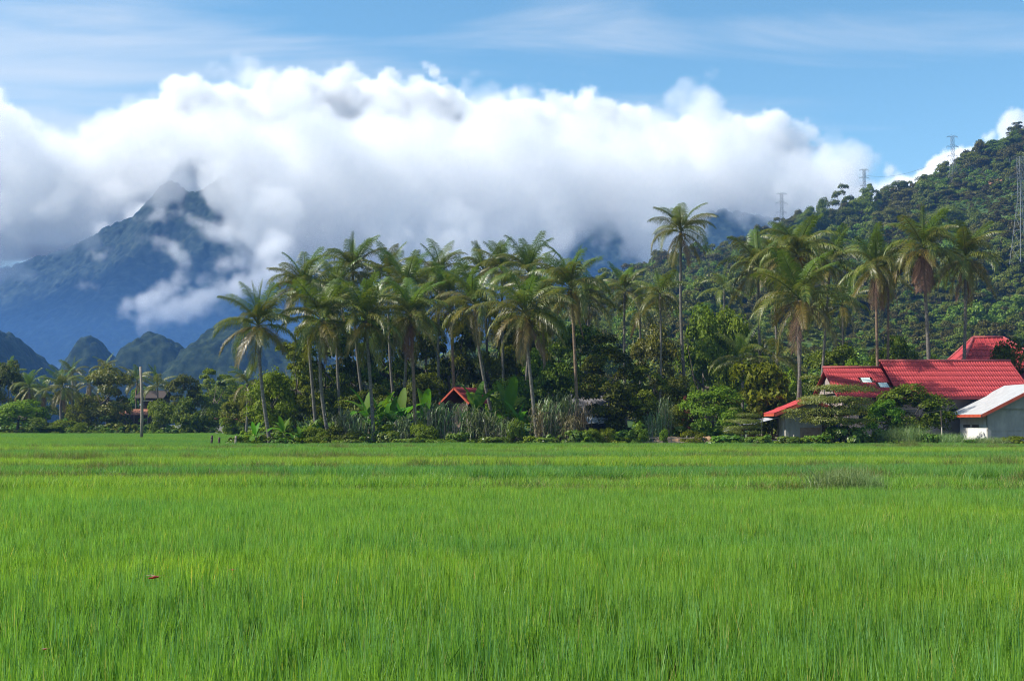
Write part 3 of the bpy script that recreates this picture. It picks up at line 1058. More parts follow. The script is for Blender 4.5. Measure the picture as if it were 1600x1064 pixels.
sz = np.clip(0.64 + 0.55 * big + rng.normal(0, 0.22, n), 0.3, 1.6) * np.where(hp[:, 1] > 480, 1.15, 1.0)
scatter('hillside_forest', np.concatenate([hp, hzv[:, None] - 0.4], 1), rng.uniform(0, 6.28, n), np.stack([sz, sz, sz * rng.uniform(0.8, 1.25, n)], 1),
        np.where(rng.random(n) < 0.55, rng.integers(0, 2, n) * 3, rng.integers(0, 6, n)), hill_src, 'dense green scrub and trees covering the hillside')
for k, (cx, cy_, rx_, ry_) in enumerate(clay):
    nx_, ny_ = 22, 22
    uu, vv = np.meshgrid(np.linspace(-1, 1, nx_), np.linspace(-1, 1, ny_))
    rr_ = np.hypot(uu, vv)
    ang = np.arctan2(vv, uu)
    lim = 0.8 + 0.2 * np.sin(ang * 3 + k) + 0.12 * np.sin(ang * 7 + 2 * k)
    px_, py_ = cx + uu * rx_ * 1.2, cy_ + vv * ry_ * 1.2
    pz_ = hill_z(px_, py_) + 1.1 * np.clip(1.2 - rr_ / lim, -1.4, 0.6) + 0.25 * fbm(px_ / 2, py_ / 2, 44 + k, 3)
    co_ = link('clay_bank', np_mesh('clay_bank', np.stack([px_.ravel(), py_.ravel(), pz_.ravel()], 1), grid_faces(nx_, ny_), M['clay'], True))
    tag(co_, kind='structure')

# ------------------------------------------------------------------ broadleaf trees
rng = np.random.default_rng(31)


def tree_kind(mat, rx, rz, zc, lobes, leaves, size, **kw):
    return {'crown': crown_mesh('crown', M[mat], rng, rx, rz, lobes, leaves, size, zc, **kw), 'rx': rx, 'rz': rz, 'zc': zc}


# unit trees: crown half-width about 1, top at about 2 * scale; leaf size is a share of the half-width
K = {
    'round_dark': [tree_kind('leaf_dark', 1, 0.95, 1.15, 26, 6500, 0.105) for _ in range(2)],
    'round_mid': [tree_kind('leaf_mid', 1, 0.95, 1.15, 24, 6000, 0.11) for _ in range(2)],
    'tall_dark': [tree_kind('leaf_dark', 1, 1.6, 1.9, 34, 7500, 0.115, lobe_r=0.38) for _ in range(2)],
    'tall_mid': [tree_kind('leaf_mid', 1, 1.6, 1.9, 30, 7000, 0.12, lobe_r=0.36) for _ in range(2)],
    'bright': [tree_kind('leaf_bright', 1, 1.05, 1.2, 24, 6000, 0.115) for _ in range(2)],
    'olive': [tree_kind('leaf_olive', 1, 1.15, 1.35, 28, 6500, 0.115)],
    'pale_big_leaf': [tree_kind('leaf_mid', 1, 0.85, 1.05, 26, 3600, 0.17, droop=1.0, jitter=0.8)],
    'bush': [tree_kind('leaf_mid', 1, 0.72, 0.62, 20, 4200, 0.12, hollow=0.3), tree_kind('leaf_bright', 1, 0.72, 0.62, 20, 4200, 0.12, hollow=0.3),
             tree_kind('leaf_dark', 1, 0.75, 0.62, 20, 4200, 0.12, hollow=0.3)],
    'layered': [tree_kind('leaf_feather', 1, 0.55, 0.80, 48, 15000, 0.055, hollow=0.2, layered=5, flat=0.22, lobe_r=0.55, aspect=0.35, jitter=0.35)],
    'red': [tree_kind('leaf_red', 1, 2.2, 2.3, 12, 1800, 0.22)],
    'vine': [tree_kind('vine', 1, 0.7, 0.30, 18, 1700, 0.17, hollow=0.2, jitter=0.45, aspect=0.85)],
}
TRUNKS = {k_: [trunk_mesh('trunk', rng, v_['zc'] * 0.95, 0.07, v_['rx'], v_['rz'], v_['zc']) for v_ in vs] for k_, vs in K.items()}
tree_i = [0]


def tree(kind, px, top, w, Y, label, name='broadleaf_tree', cat='tree', group=None, base=None, hill_foot=None, var=None):
    """A tree whose crown is w photo pixels wide, with its top at photo height `top`, standing at depth Y."""
    vs = K[kind]
    i = tree_i[0] = tree_i[0] + 1
    v = (i if var is None else var) % len(vs)
    s = w * 0.47 * Y / F_PX
    x = at(px, top, Y).x
    zb = hill_foot if hill_foot is not None else gz(x, Y)
    ztop = at(px, top, Y).z
    hgt = max(0.4, ztop - zb)
    unit = vs[v]['zc'] + vs[v]['rz'] * 1.18
    sz_ = hgt / unit
    root = empty(name, (x, Y, zb), 2.4 * i, label, cat, group)
    link('trunk', TRUNKS[kind][v], root, scale=(s, s, sz_))
    link('crown', vs[v]['crown'], root, scale=(s, s, sz_))
    return root


G_FAR, G_GROVE, G_HOUSE = 'trees across the far left field', 'trees behind and among the palm grove', 'trees and bushes around the houses'
T = [
    ('olive', 170, 562, 82, 168, 'tall brownish-green tree just left of the wooden pole', G_FAR),
    ('tall_dark', 285, 573, 50, 172, 'dark green tree with stacked crown right of the wooden pole', G_FAR),
    ('tall_mid', 335, 565, 66, 176, 'tall mid-green tree behind the two round bushes', G_FAR),
    ('bush', 252, 621, 52, 160, 'smaller round bush close to the wooden pole', G_FAR),
    ('bush', 307, 607, 66, 158, 'larger round bush right of the smaller round bush', G_FAR),
    ('round_dark', 15, 566, 58, 182, 'dark rounded tree at the left edge of the photo', G_FAR),
    ('round_mid', 28, 618, 84, 158, 'broad low tree at the left edge beside the field', G_FAR),
    ('bush', 72, 646, 70, 156, 'low leafy shrub between the left-edge tree and hedge', G_FAR),
    ('bush', 108, 652, 56, 157, 'low hedge-like shrub below the small palms', G_FAR),
    ('round_mid', 128, 618, 50, 170, 'mid-green tree left of the brownish tree', G_FAR),
    ('round_mid', 385, 606, 70, 130, 'leafy tree low behind the first palm of the grove', G_FAR),
    ('bush', 366, 645, 40, 135, 'small shrub at the foot of the first palm', G_FAR),
    ('tall_dark', 55, 596, 60, 205, 'dark tree behind the small palms on the far left', G_FAR),
    ('round_dark', 225, 606, 60, 215, 'dark tree far behind the rusty-roofed hut', G_FAR),
    ('round_dark', 120, 598, 70, 215, 'dark tree far behind the small shaggy palms', G_FAR),
    ('tall_mid', 400, 590, 70, 190, 'hazy tree seen beneath the fronds of the first palm', G_FAR),
    ('round_mid', 355, 580, 50, 210, 'pale distant tree between the tall mid-green tree and palm', G_FAR),
    ('round_mid', 425, 575, 76, 100, 'leafy tree right behind the first palm trunk', G_GROVE),
    ('tall_mid', 462, 520, 90, 104, 'green tree filling the gap between first and second palm', G_GROVE),
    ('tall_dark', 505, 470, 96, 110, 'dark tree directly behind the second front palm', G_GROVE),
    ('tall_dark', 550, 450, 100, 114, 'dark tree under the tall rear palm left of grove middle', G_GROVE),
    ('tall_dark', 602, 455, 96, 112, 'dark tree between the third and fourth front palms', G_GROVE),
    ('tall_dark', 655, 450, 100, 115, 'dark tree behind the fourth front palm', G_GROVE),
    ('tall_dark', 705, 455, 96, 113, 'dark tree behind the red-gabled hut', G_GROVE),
    ('tall_mid', 762, 455, 92, 112, 'tree behind the leaning palm trunk', G_GROVE),
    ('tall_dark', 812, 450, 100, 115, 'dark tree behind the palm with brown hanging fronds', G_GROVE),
    ('tall_mid', 862, 462, 92, 110, 'green tree right of the fifth front palm', G_GROVE),
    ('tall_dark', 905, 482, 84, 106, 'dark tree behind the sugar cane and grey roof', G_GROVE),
    ('round_dark', 575, 590, 80, 99, 'dark low tree behind the banana clump in the grove', G_GROVE),
    ('round_dark', 668, 585, 90, 99, 'dark low tree left of the red-gabled hut', G_GROVE),
    ('round_mid', 800, 575, 80, 98, 'leafy low tree behind the big banana leaves', G_GROVE),
    ('round_dark', 870, 570, 80, 97, 'dark low tree above the sugar cane', G_GROVE),
    ('tall_dark', 952, 514, 104, 93, 'massive dark tree standing between the palms and the fence', G_GROVE),
    ('olive', 1020, 498, 78, 100, 'olive tree with climbing leaves around a thin palm', G_GROVE),
    ('tall_mid', 1010, 560, 70, 92, 'vine-clad green tree left of the tall lone palm', G_GROVE),
    ('bright', 1098, 468, 84, 116, 'bright green tree behind the tall lone palm trunk', G_GROVE),
    ('round_mid', 1152, 458, 92, 118, 'rounded green tree left of the right-hand palms', G_GROVE),
    ('bright', 1112, 600, 84, 88, 'bright feathery tree above the wooden fence', G_GROVE),
    ('pale_big_leaf', 1172, 560, 116, 91, 'broad dark tree with large pale drooping leaves', G_GROVE),
    ('round_dark', 1062, 590, 60, 96, 'dark tree tucked behind the reddish bush', G_GROVE),
    ('round_mid', 1050, 625, 50, 89, 'low green tree beside the thin palm stem', G_GROVE),
    ('round_dark', 1205, 600, 70, 96, 'dark tree behind the small outbuilding roof', G_GROVE),
    ('round_mid', 1232, 560, 76, 104, 'green tree behind the paired palm trunks', G_HOUSE),
    ('tall_dark', 1300, 520, 84, 112, 'dark tree above the lower left end of the red roof', G_HOUSE),
    ('round_mid', 1345, 545, 70, 106, 'leafy tree behind the red roof step', G_HOUSE),
    ('round_dark', 1400, 528, 80, 112, 'dark tree behind the red roof ridge between two palms', G_HOUSE),
    ('round_dark', 1450, 538, 66, 108, 'dark tree left of the hipped red roof', G_HOUSE),
    ('round_dark', 1578, 533, 84, 100, 'dark spreading tree in front of the hipped red roof', G_HOUSE),
    ('layered', 1300, 584, 140, 82.5, 'feathery tree with flat tiers in front of the red roof', G_HOUSE),
    ('round_dark', 1418, 602, 112, 84.5, 'dark leafy tree against the long red roof', G_HOUSE),
    ('bright', 1380, 622, 52, 83, 'small bright bush beneath the dark leafy tree', G_HOUSE),
    ('layered', 1162, 636, 66, 84, 'low flat-topped bush over the tin shed roof', G_HOUSE),
    ('bright', 1222, 628, 28, 89, 'bright green shrub beside the outbuilding corner', G_HOUSE),
    ('red', 1074, 596, 18, 90, 'slender reddish-leaved bush by the wooden fence', G_HOUSE),
]
for kind, px, top, w, Y, label, grp in T:
    shrub = kind in ('bush', 'red') or 'bush' in label or 'shrub' in label
    tree(kind, px, top, w, Y, label, 'shrub' if shrub else 'broadleaf_tree', 'shrub' if shrub else 'tree', grp)

# trees that stand out on the hill
G_HILL = 'trees standing out on the hill'
for kind, px, top, w, Y, ht, label in [
    ('tall_dark', 1316, 285, 30, 470, 17, 'tallest tree on the ridge with a rounded dark head'),
    ('round_dark', 1287, 310, 24, 470, 11, 'rounded ridge tree left of the tallest ridge tree'),
    ('round_dark', 1267, 322, 28, 470, 9, 'leftmost rounded tree on the skyline ridge'),
    ('tall_mid', 1361, 284, 28, 510, 13, 'open-crowned ridge tree below the second pylon'),
    ('round_mid', 1345, 303, 40, 500, 12, 'broad ridge tree right of the tallest ridge tree'),
    ('olive', 1418, 292, 40, 500, 11, 'brownish rounded tree on the ridge left of the tall pylon'),
    ('round_dark', 1455, 266, 34, 530, 11, 'dark ridge tree at the left foot of the tall pylon'),
    ('round_dark', 1404, 283, 30, 530, 10, 'ridge tree between the two skyline pylons'),
    ('round_mid', 1522, 235, 40, 535, 13, 'skyline tree right of the tall pylon'),
    ('round_dark', 1553, 220, 40, 535, 13, 'dark skyline tree high on the ridge near the edge'),
    ('tall_dark', 1592, 190, 30, 540, 16, 'topmost tree of the ridge at the right edge'),
    ('round_dark', 1585, 212, 34, 525, 11, 'dark tree under the topmost ridge tree'),
    ('round_mid', 1478, 318, 44, 420, 10, 'grey-green rounded tree below the tall pylon'),
    ('olive', 1385, 322, 40, 440, 9, 'dull brown tree on the slope under the ridge'),
]:
    p = at(px, top, Y)
    tree(kind, px, top, w * 1.25, Y, label, 'ridge_tree', 'tree', G_HILL, hill_foot=min(p.z - ht * 0.7, max(float(hill_z(p.x, Y)) - 0.5, p.z - ht * 1.5)))

# ------------------------------------------------------------------ coconut palms
rng = np.random.default_rng(47)


def frond_mesh(elev, curl, length, mat, seed, leaflets=52, hang=1.0, dead=False):
    """Feather frond along +X from the origin: arching midrib with two rows of drooping leaflets."""
    r_ = np.random.default_rng(seed)
    n = 13
    tt = np.linspace(0, 1, n)
    ang = np.radians(elev - curl * tt ** 1.35)
    seg = length / (n - 1)
    pts = np.zeros((n, 3))
    sway = r_.normal(0, 0.06)
    for i in range(1, n):
        pts[i] = pts[i - 1] + seg * np.array([math.cos(ang[i]), 0, math.sin(ang[i])])
        pts[i, 1] = sway * length * tt[i] ** 2
    V, Fq, Ft = [], [], []
    for i in range(n):                                    # midrib: flat-topped triangular section
        wd = 0.075 * (1 - tt[i]) ** 0.8 + 0.008
        up = np.array([-math.sin(ang[i]), 0, math.cos(ang[i])])
        V += [pts[i] + np.array([0, wd, 0]), pts[i] - np.array([0, wd, 0]), pts[i] - up * wd * 0.9]
    for i in range(n - 1):
        a, b_ = 3 * i, 3 * i + 3
        for p, q in ((0, 1), (1, 2), (2, 0)):
            Fq.append((a + p, a + q, b_ + q, b_ + p))
    for s in (-1, 1):
        for k in range(leaflets):
            t_ = 0.13 + 0.87 * (k + 0.5 + r_.uniform(-0.3, 0.3)) / leaflets
            i = min(int(t_ * (n - 1)), n - 2)
            f_ = t_ * (n - 1) - i
            base = pts[i] * (1 - f_) + pts[i + 1] * f_
            a = ang[i] * (1 - f_) + ang[i + 1] * f_
            tan = np.array([math.cos(a), 0, math.sin(a)])
            up = np.array([-math.sin(a), 0, math.cos(a)])
            ll = length * 0.285 * (0.42 + 0.58 * math.sin(math.pi * min(1, 0.18 + 0.82 * t_ ** 0.8) ** 1.2)) * r_.uniform(0.82, 1.12)
            d0 = s * np.array([0, 0.82 if elev < 75 else 0.34, 0]) + tan * (0.42 + 0.5 * t_ + (0.0 if elev < 75 else 0.5)) + up * (0.30 if not dead else 0.0) * r_.uniform(0.3, 1.2)
            d0 /= np.linalg.norm(d0)
            dr = hang * r_.uniform(0.75, 1.25)
            d1 = d0 * 0.75 + np.array([0, 0, -0.62 * dr])
            d1 /= np.linalg.norm(d1)
            d2 = d0 * 0.45 + np.array([0, 0, -1.0 * dr])
            d2 /= np.linalg.norm(d2)
            w = 0.029 * (0.8 + 0.4 * r_.random()) * length / 4.2
            p1 = base + d0 * ll * 0.35
            p2 = p1 + d1 * ll * 0.35
            p3 = p2 + d2 * ll * 0.34
            wv = tan * w
            m = len(V)
            V += [base - wv * 0.6, base + wv * 0.6, p1 - wv, p1 + wv, p2 - wv * 0.75, p2 + wv * 0.75, p3]
            Fq += [(m, m + 1, m + 3, m + 2), (m + 2, m + 3, m + 5, m + 4)]
            Ft.append((m + 4, m + 5, m + 6))
    return np_mesh('frond', np.array(V), [np.array(Fq), np.array(Ft)], mat)


#          elevation, droop, length, material, leaflet droop
CLASSES = [(84, 14, 3.3, 'frond_young', 0.25), (70, 44, 3.9, 'frond_young', 0.6), (55, 78, 4.2, 'frond', 0.9), (40, 98, 4.4, 'frond', 1.15),
           (24, 104, 4.5, 'frond', 1.3), (6, 92, 4.4, 'frond', 1.3), (-16, 72, 4.2, 'frond_old', 1.15), (-42, 42, 4.0, 'frond_old', 0.9), (-68, 16, 3.4, 'frond_dead', 0.5)]
FRONDS = [[frond_mesh(e, c * (0.62, 0.92, 1.12)[j], l_, M[m_], 100 * i + j, hang=h_, dead=(m_ == 'frond_dead')) for j in range(3)] for i, (e, c, l_, m_, h_) in enumerate(CLASSES)]
_mb = MB()
_mb.tube([(0, 0, -0.15), (0, 0, -0.11), (0, 0, 0.0), (0, 0, 0.1), (0, 0, 0.14)], [0.03, 0.085, 0.125, 0.08, 0.02], 7)
nut = _mb.mesh('coconut', M['coconut'], True)


def palm(hx_, hy_, bx_, by_, Y, label, group, size=1.0, full=27, dead=0, nuts=0, young=False, trunk='trunk', rad=0.135, sparse=0):
    """Coconut palm: heart of the crown at photo pixel (hx_, hy_), trunk foot under photo column bx_."""
    size *= 0.83
    heart = at(hx_, hy_, Y)
    foot = at(bx_, by_, Y)
    foot.z = gz(foot.x, Y)
    root = empty('coconut_palm', foot, 0, label, 'palm tree', group)
    top = heart - foot
    hgt = top.z
    pts, rr_ = [], []
    ns = 15
    bow = rng.normal(0, 0.012) * hgt
    for i in range(ns):
        t_ = i / (ns - 1)
        e = 1.4 * t_ - 0.4 * t_ * t_                       # leans at the foot, straightens towards the crown
        pts.append((top.x * e + bow * math.sin(math.pi * t_), 0.4 * bow * math.sin(math.pi * t_), hgt * t_ - (0.3 if i == 0 else 0)))
        rr_.append(rad * (1.0 - 0.32 * t_) * (1.5 if i == 0 else 1.12 if i == 1 else 1) * (1 + 0.05 * (i % 2)))
    rr_[-1] *= 1.25
    MB().tube(pts, rr_, 9).build('trunk', M[trunk], root, smooth=True)
    az = rng.uniform(0, 6.28)
    elevs = [(84, 0), (76, 0)]
    n = int(full * 1.08)
    for i in range(n):
        az += 2.39996 + rng.normal(0, 0.12)
        f_ = i / (n - 1)
        c = int(np.clip(round(0.6 + f_ ** 1.25 * 6.6 + rng.normal(0, 0.35)), 0, 7))
        if young and c > 5:
            c = 5
        s_ = size * rng.uniform(0.86, 1.1)
        link('frond', FRONDS[c][rng.integers(0, 3)], root, (top.x, 0, hgt + 0.25 * (1 - f_) - 0.12 * f_), (rng.normal(0, 0.16), rng.normal(0, 0.11), az), s_)
    for i in range(dead):
        az += 2.4
        link('frond', FRONDS[8][rng.integers(0, 3)], root, (top.x, 0, hgt - 0.35), (rng.normal(0, 0.1), rng.normal(0, 0.12), az), size * rng.uniform(0.85, 1.15))
    for i in range(nuts):
        a = 6.28 * i / nuts + rng.uniform(-0.3, 0.3)
        link('coconut', nut, root, (top.x + 0.3 * math.cos(a), 0.3 * math.sin(a), hgt - 0.25 - 0.25 * (i % 2)), (0, 0, a), rng.uniform(0.85, 1.2))
    return root


GP, GR, GL = 'coconut palms of the grove', 'coconut palms around the houses', 'small palms across the far left field'
for a in [
    (403, 509, 423, 685, 84, 'first palm of the grove, standing alone at its left end with orange coconuts', GP, 0.98, 26, 0, 9),
    (503, 500, 516, 685, 86, 'palm with straight pale trunk, second along the front of the grove', GP, 1.05, 27, 1, 0),
    (475, 450, 496, 665, 95, 'rear palm whose crown rises just behind the second front palm', GP, 1.05, 24, 0, 0),
    (572, 502, 585, 682, 86, 'palm before the banana clump, third along the front of the grove', GP, 1.0, 26, 0, 5),
    (551, 424, 577, 670, 105, 'tall rear palm with the leftmost of the highest grove crowns', GP, 1.05, 26, 0, 0),
    (607, 428, 622, 670, 108, 'tall rear palm right of the leftmost highest crown', GP, 0.98, 22, 0, 0),
    (641, 492, 650, 668, 88, 'palm with a brown-stemmed neck, fourth along the front of the grove', GP, 1.0, 25, 2, 3, False, 'trunk_brown'),
    (634, 452, 624, 670, 96, 'palm whose trunk leans rightward behind the fourth front palm', GP, 1.0, 22, 1, 0),
    (687, 430, 690, 670, 106, 'tall rear palm with an open starry crown above the red-gabled hut', GP, 1.02, 20, 0, 0),
    (741, 476, 781, 640, 92, 'palm leaning strongly leftward right of the red-gabled hut', GP, 1.05, 25, 0, 0),
    (701, 462, 708, 670, 97, 'palm with a straight trunk crossing the red-gabled hut', GP, 0.95, 22, 1, 0, False, 'trunk_brown'),
    (820, 490, 841, 679, 85, 'palm in front of the sugar cane, fifth along the front of the grove', GP, 1.05, 27, 2, 7),
    (827, 428, 812, 670, 104, 'tall rear palm right above the fifth front palm', GP, 1.05, 25, 0, 0),
    (893, 452, 904, 665, 92, 'palm beside the grey-roofed hut, last of the main grove', GP, 1.1, 28, 1, 6, False, 'trunk_brown'),
    (784, 424, 788, 670, 108, 'rear palm between the leaning palm and the tall rear palm', GP, 0.95, 22, 0, 0),
    (846, 470, 852, 670, 98, 'dark-trunked palm half hidden behind the fifth front palm', GP, 0.95, 22, 1, 0, False, 'trunk_brown'),
    (920, 475, 922, 670, 110, 'shaded palm behind the last palm of the main grove', GP, 1.0, 22, 1, 0),
    (662, 445, 668, 670, 112, 'rear palm filling the gap behind the starry-crowned palm', GP, 0.95, 20, 0, 0),
    (756, 425, 758, 670, 114, 'rear palm mostly hidden behind the leaning palm crown', GP, 0.9, 20, 0, 0),
    (525, 455, 535, 670, 103, 'rear palm hidden between the second and third front palms', GP, 1.0, 20, 1, 0),
    (976, 455, 979, 670, 112, 'slim palm rising above the massive dark tree', GP, 0.86, 20, 1, 0),
    (1000, 484, 998, 670, 118, 'smaller palm just behind the slim palm', GP, 0.8, 16, 1, 0),
    (1031, 460, 1027, 672, 94, 'thin-stemmed palm left of the tall lone palm', GP, 0.72, 18, 0, 0, False, 'trunk', 0.1),
    (1064, 362, 1078, 680, 100, 'tallest palm, standing alone high above the trees', GP, 0.92, 22, 1, 3, False, 'trunk', 0.15),
    (1131, 452, 1134, 670, 126, 'small palm top showing between trees left of the houses', GP, 0.8, 12, 0, 0, True),
    (1160, 562, 1160, 672, 96, 'stemless young palm among the trees left of the houses', GP, 0.8, 12, 0, 0, True),
    (1185, 418, 1196, 680, 101, 'palm at the left end of the group around the houses', GR, 1.05, 25, 0, 0),
    (1207, 402, 1210, 680, 107, 'rear palm behind the left end of the house group', GR, 1.0, 24, 1, 0),
    (1246, 398, 1254, 680, 94, 'tall full-crowned palm above the feathery tiered tree', GR, 1.12, 28, 0, 2),
    (1249, 468, 1241, 680, 88, 'shorter palm with yellow frond stalks above the tiered tree', GR, 1.15, 26, 1, 5),
    (1297, 412, 1276, 680, 108, 'shaded rear palm right of the tall full-crowned palm', GR, 1.0, 22, 0, 0),
    (1316, 478, 1318, 680, 113, 'low dark palm behind the left end of the red roof', GR, 0.95, 18, 0, 0),
    (1368, 418, 1373, 680, 100, 'palm with an upright bright spear behind the red roof step', GR, 1.0, 24, 2, 4, False, 'trunk_brown'),
    (1388, 430, 1386, 680, 109, 'rear palm close behind the bright-speared palm', GR, 0.85, 18, 2, 0, False, 'trunk_brown'),
    (1442, 388, 1455, 680, 98, 'palm with a brown skirt of dead fronds above the red roof', GR, 1.08, 26, 9, 3, False, 'trunk', 0.17),
    (1508, 404, 1497, 680, 100, 'rightmost palm, standing before the hipped red roof', GR, 1.15, 25, 2, 0, False, 'trunk', 0.15),
    (1214, 560, 1214, 680, 99, 'stemless palm with long low fronds behind the outbuilding', GR, 0.9, 10, 0, 0, True),
    (97, 606, 98, 668, 166, 'shaggy small palm with clear trunk left of the pole', GL, 0.95, 20, 3, 0, False, 'trunk', 0.22),
    (46, 606, 47, 668, 175, 'small palm above the low shrubs near the left edge', GL, 0.9, 16, 1, 0),
    (14, 588, 12, 668, 190, 'small palm beside the dark tree at the left edge', GL, 0.9, 16, 0, 0),
    (113, 584, 114, 668, 196, 'small palm peeking over the shaggy palm', GL, 0.85, 16, 0, 0),
    (165, 576, 166, 668, 200, 'small palm poking out behind the brownish tree', GL, 0.85, 12, 0, 0),
    (214, 596, 213, 668, 185, 'small palm immediately behind the wooden pole', GL, 0.9, 16, 1, 0),
    (246, 603, 247, 668, 178, 'small palm with upright fronds right of the pole', GL, 0.9, 15, 0, 0, True),
    (386, 600, 384, 676, 125, 'drooping little palm under the fronds of the first palm', GL, 0.72, 14, 1, 0),
    (70, 612, 72, 668, 185, 'dull small palm between two palms on the far left', GL, 0.85, 14, 2, 0),
    (140, 600, 140, 668, 188, 'small palm at the left flank of the brownish tree', GL, 0.85, 14, 1, 0),
]:
    palm(*a)

# ------------------------------------------------------------------ bananas, cane, vines at the field edge
rng = np.random.default_rng(59)


def banana_leaf(elev, curl, length, width, seed):
    r_ = np.random.default_rng(seed)
    n = 9
    tt = np.linspace(0, 1, n)
    V, Fc = [], []
    p = np.zeros(3)
    for i in range(n):
        a = R(elev - curl * tt[i] ** 1.4)
        if i:
            p = p + length / (n - 1) * np.array([math.cos(a), 0, math.sin(a)])
        w = 0.02 if tt[i] < 0.16 else width * 0.5 * (math.sin(math.pi * min(1, (tt[i] - 0.1) / 0.92)) ** 0.55 + 0.03) * r_.uniform(0.88, 1.05)
        up = np.array([-math.sin(a), 0, math.cos(a)])
        V += [p + np.array([0, w, 0]) + up * w * 0.30, p, p - np.array([0, w, 0]) + up * w * 0.30]
    for i in range(n - 1):
        a, b_ = 3 * i, 3 * i + 3
        Fc += [(a, a + 1, b_ + 1, b_), (a + 1, a + 2, b_ + 2, b_ + 1)]
    return np_mesh('leaf', np.array(V), np.array(Fc), M['banana'], False)


BL = [banana_leaf(82, 22, 2.3, 0.62, 1), banana_leaf(66, 60, 2.4, 0.62, 2), banana_leaf(48, 85, 2.4, 0.6, 3), banana_leaf(25, 85, 2.2, 0.58, 4), banana_leaf(75, 30, 2.5, 0.66, 5)]
for px, base, top, Y, nl, label in [
    (400, 686, 655, 82.5, 6, 'small bright banana plant left of the first palm'),
    (443, 688, 646, 82, 8, 'bright banana plant right of the first palm'),
    (470, 686, 662, 82.5, 5, 'little banana plant beside the weeds right of first palm'),
    (577, 680, 605, 89, 7, 'banana plant with one tall upright leaf beside the third front palm'),
    (592, 680, 607, 90, 8, 'banana plant behind the third front palm'),
    (612, 680, 615, 90, 7, 'banana plant between the third and fourth front palms'),
    (628, 678, 605, 91, 6, 'banana plant with a bright leaf left of the fourth front palm'),
    (662, 678, 605, 91, 7, 'banana plant with broad leaf right of the fourth front palm'),
    (745, 672, 588, 90, 6, 'banana plant with a broad upright leaf hiding the hut roof'),
    (793, 672, 592, 90, 6, 'banana plant with a broad leaf right of the leaning palm'),
    (812, 674, 622, 88, 6, 'low banana plant left of the sugar cane'),
    (770, 674, 630, 88, 6, 'low banana plant under the leaning palm'),
]:
    p = at(px, base, Y)
    zb = gz(p.x, Y)
    h = at(px, top, Y).z - zb
    s = max(0.45, min(1.25, h / 3.6))
    root = empty('banana_plant', (p.x, Y, zb), rng.uniform(0, 6.28), label, 'banana plant', 'banana plants along the grove edge')
    sh = max(0.3, h - 2.2 * s)
    MB().tube([(0, 0, -0.2), (0.02, 0, sh * 0.5), (0, 0, sh)], [0.15 * s, 0.12 * s, 0.07 * s], 7).build('stem', M['banana_stem'], root, smooth=True)
    az = rng.uniform(0, 6.28)
    for i in range(nl):
        az += 2.4
        k = 0 if i == 0 else 4 if i == 1 else int(rng.integers(1, 4))
        link('leaf', BL[k], root, (0, 0, sh - 0.05), (rng.normal(0, 0.15), 0, az), s * rng.uniform(0.85, 1.1))


def cane_mesh(n, h, spread, seed, mat, dry):
    """A clump of tall cane: upright stems, long leaves arching out near the top."""
    r_ = np.random.default_rng(seed)
    V, Fq, Ft = [], [], []
    for s in range(n):
        base = np.array([*r_.normal(0, spread, 2), 0.0])
        hh = h * r_.uniform(0.7, 1.0)
        lean = r_.normal(0, 0.08, 2)
        for k in range(9):
            t_ = r_.uniform(0.15, 1.0) if k else 1.0
            p = base + np.array([lean[0] * hh * t_, lean[1] * hh * t_, hh * t_ * 0.74])
            az = r_.uniform(0, 6.28)
            d = np.array([math.cos(az), math.sin(az), 0])
            sd = np.array([-d[1], d[0], 0])
            L_ = r_.uniform(0.8, 1.35)
            w = r_.uniform(0.018, 0.032)
            up0, q = r_.uniform(1.0, 1.45), p
            m = len(V)
            cs = [(up0, 0.35), (0.75, 0.3), (-0.35, 0.25), (-1.1, 0.2)]
            V += [q - sd * w, q + sd * w]
            for j, (an, ln) in enumerate(cs):
                q = q + (d * math.cos(an) + np.array([0, 0, math.sin(an)])) * L_ * ln
                ww = w * (1.1, 0.9, 0.6, 0.1)[j]
                V += [q - sd * ww, q + sd * ww]
                Fq.append((m + 2 * j, m + 2 * j + 1, m + 2 * j + 3, m + 2 * j + 2))
    return np_mesh('leaves', np.array(V), np.array(Fq), mat)


def cane_stems(n, h, spread, seed):
    r_ = np.random.default_rng(seed)
    mb = MB()
    for s in range(n):
        b_ = r_.normal(0, spread, 2)
        hh = h * r_.uniform(0.55, 0.78)
        ln = r_.normal(0, 0.08, 2)
        mb.tube([(b_[0], b_[1], -0.1), (b_[0] + ln[0] * hh, b_[1] + ln[1] * hh, hh)], [0.022, 0.014], 4)
    return mb.mesh('stems', M['greywood'])


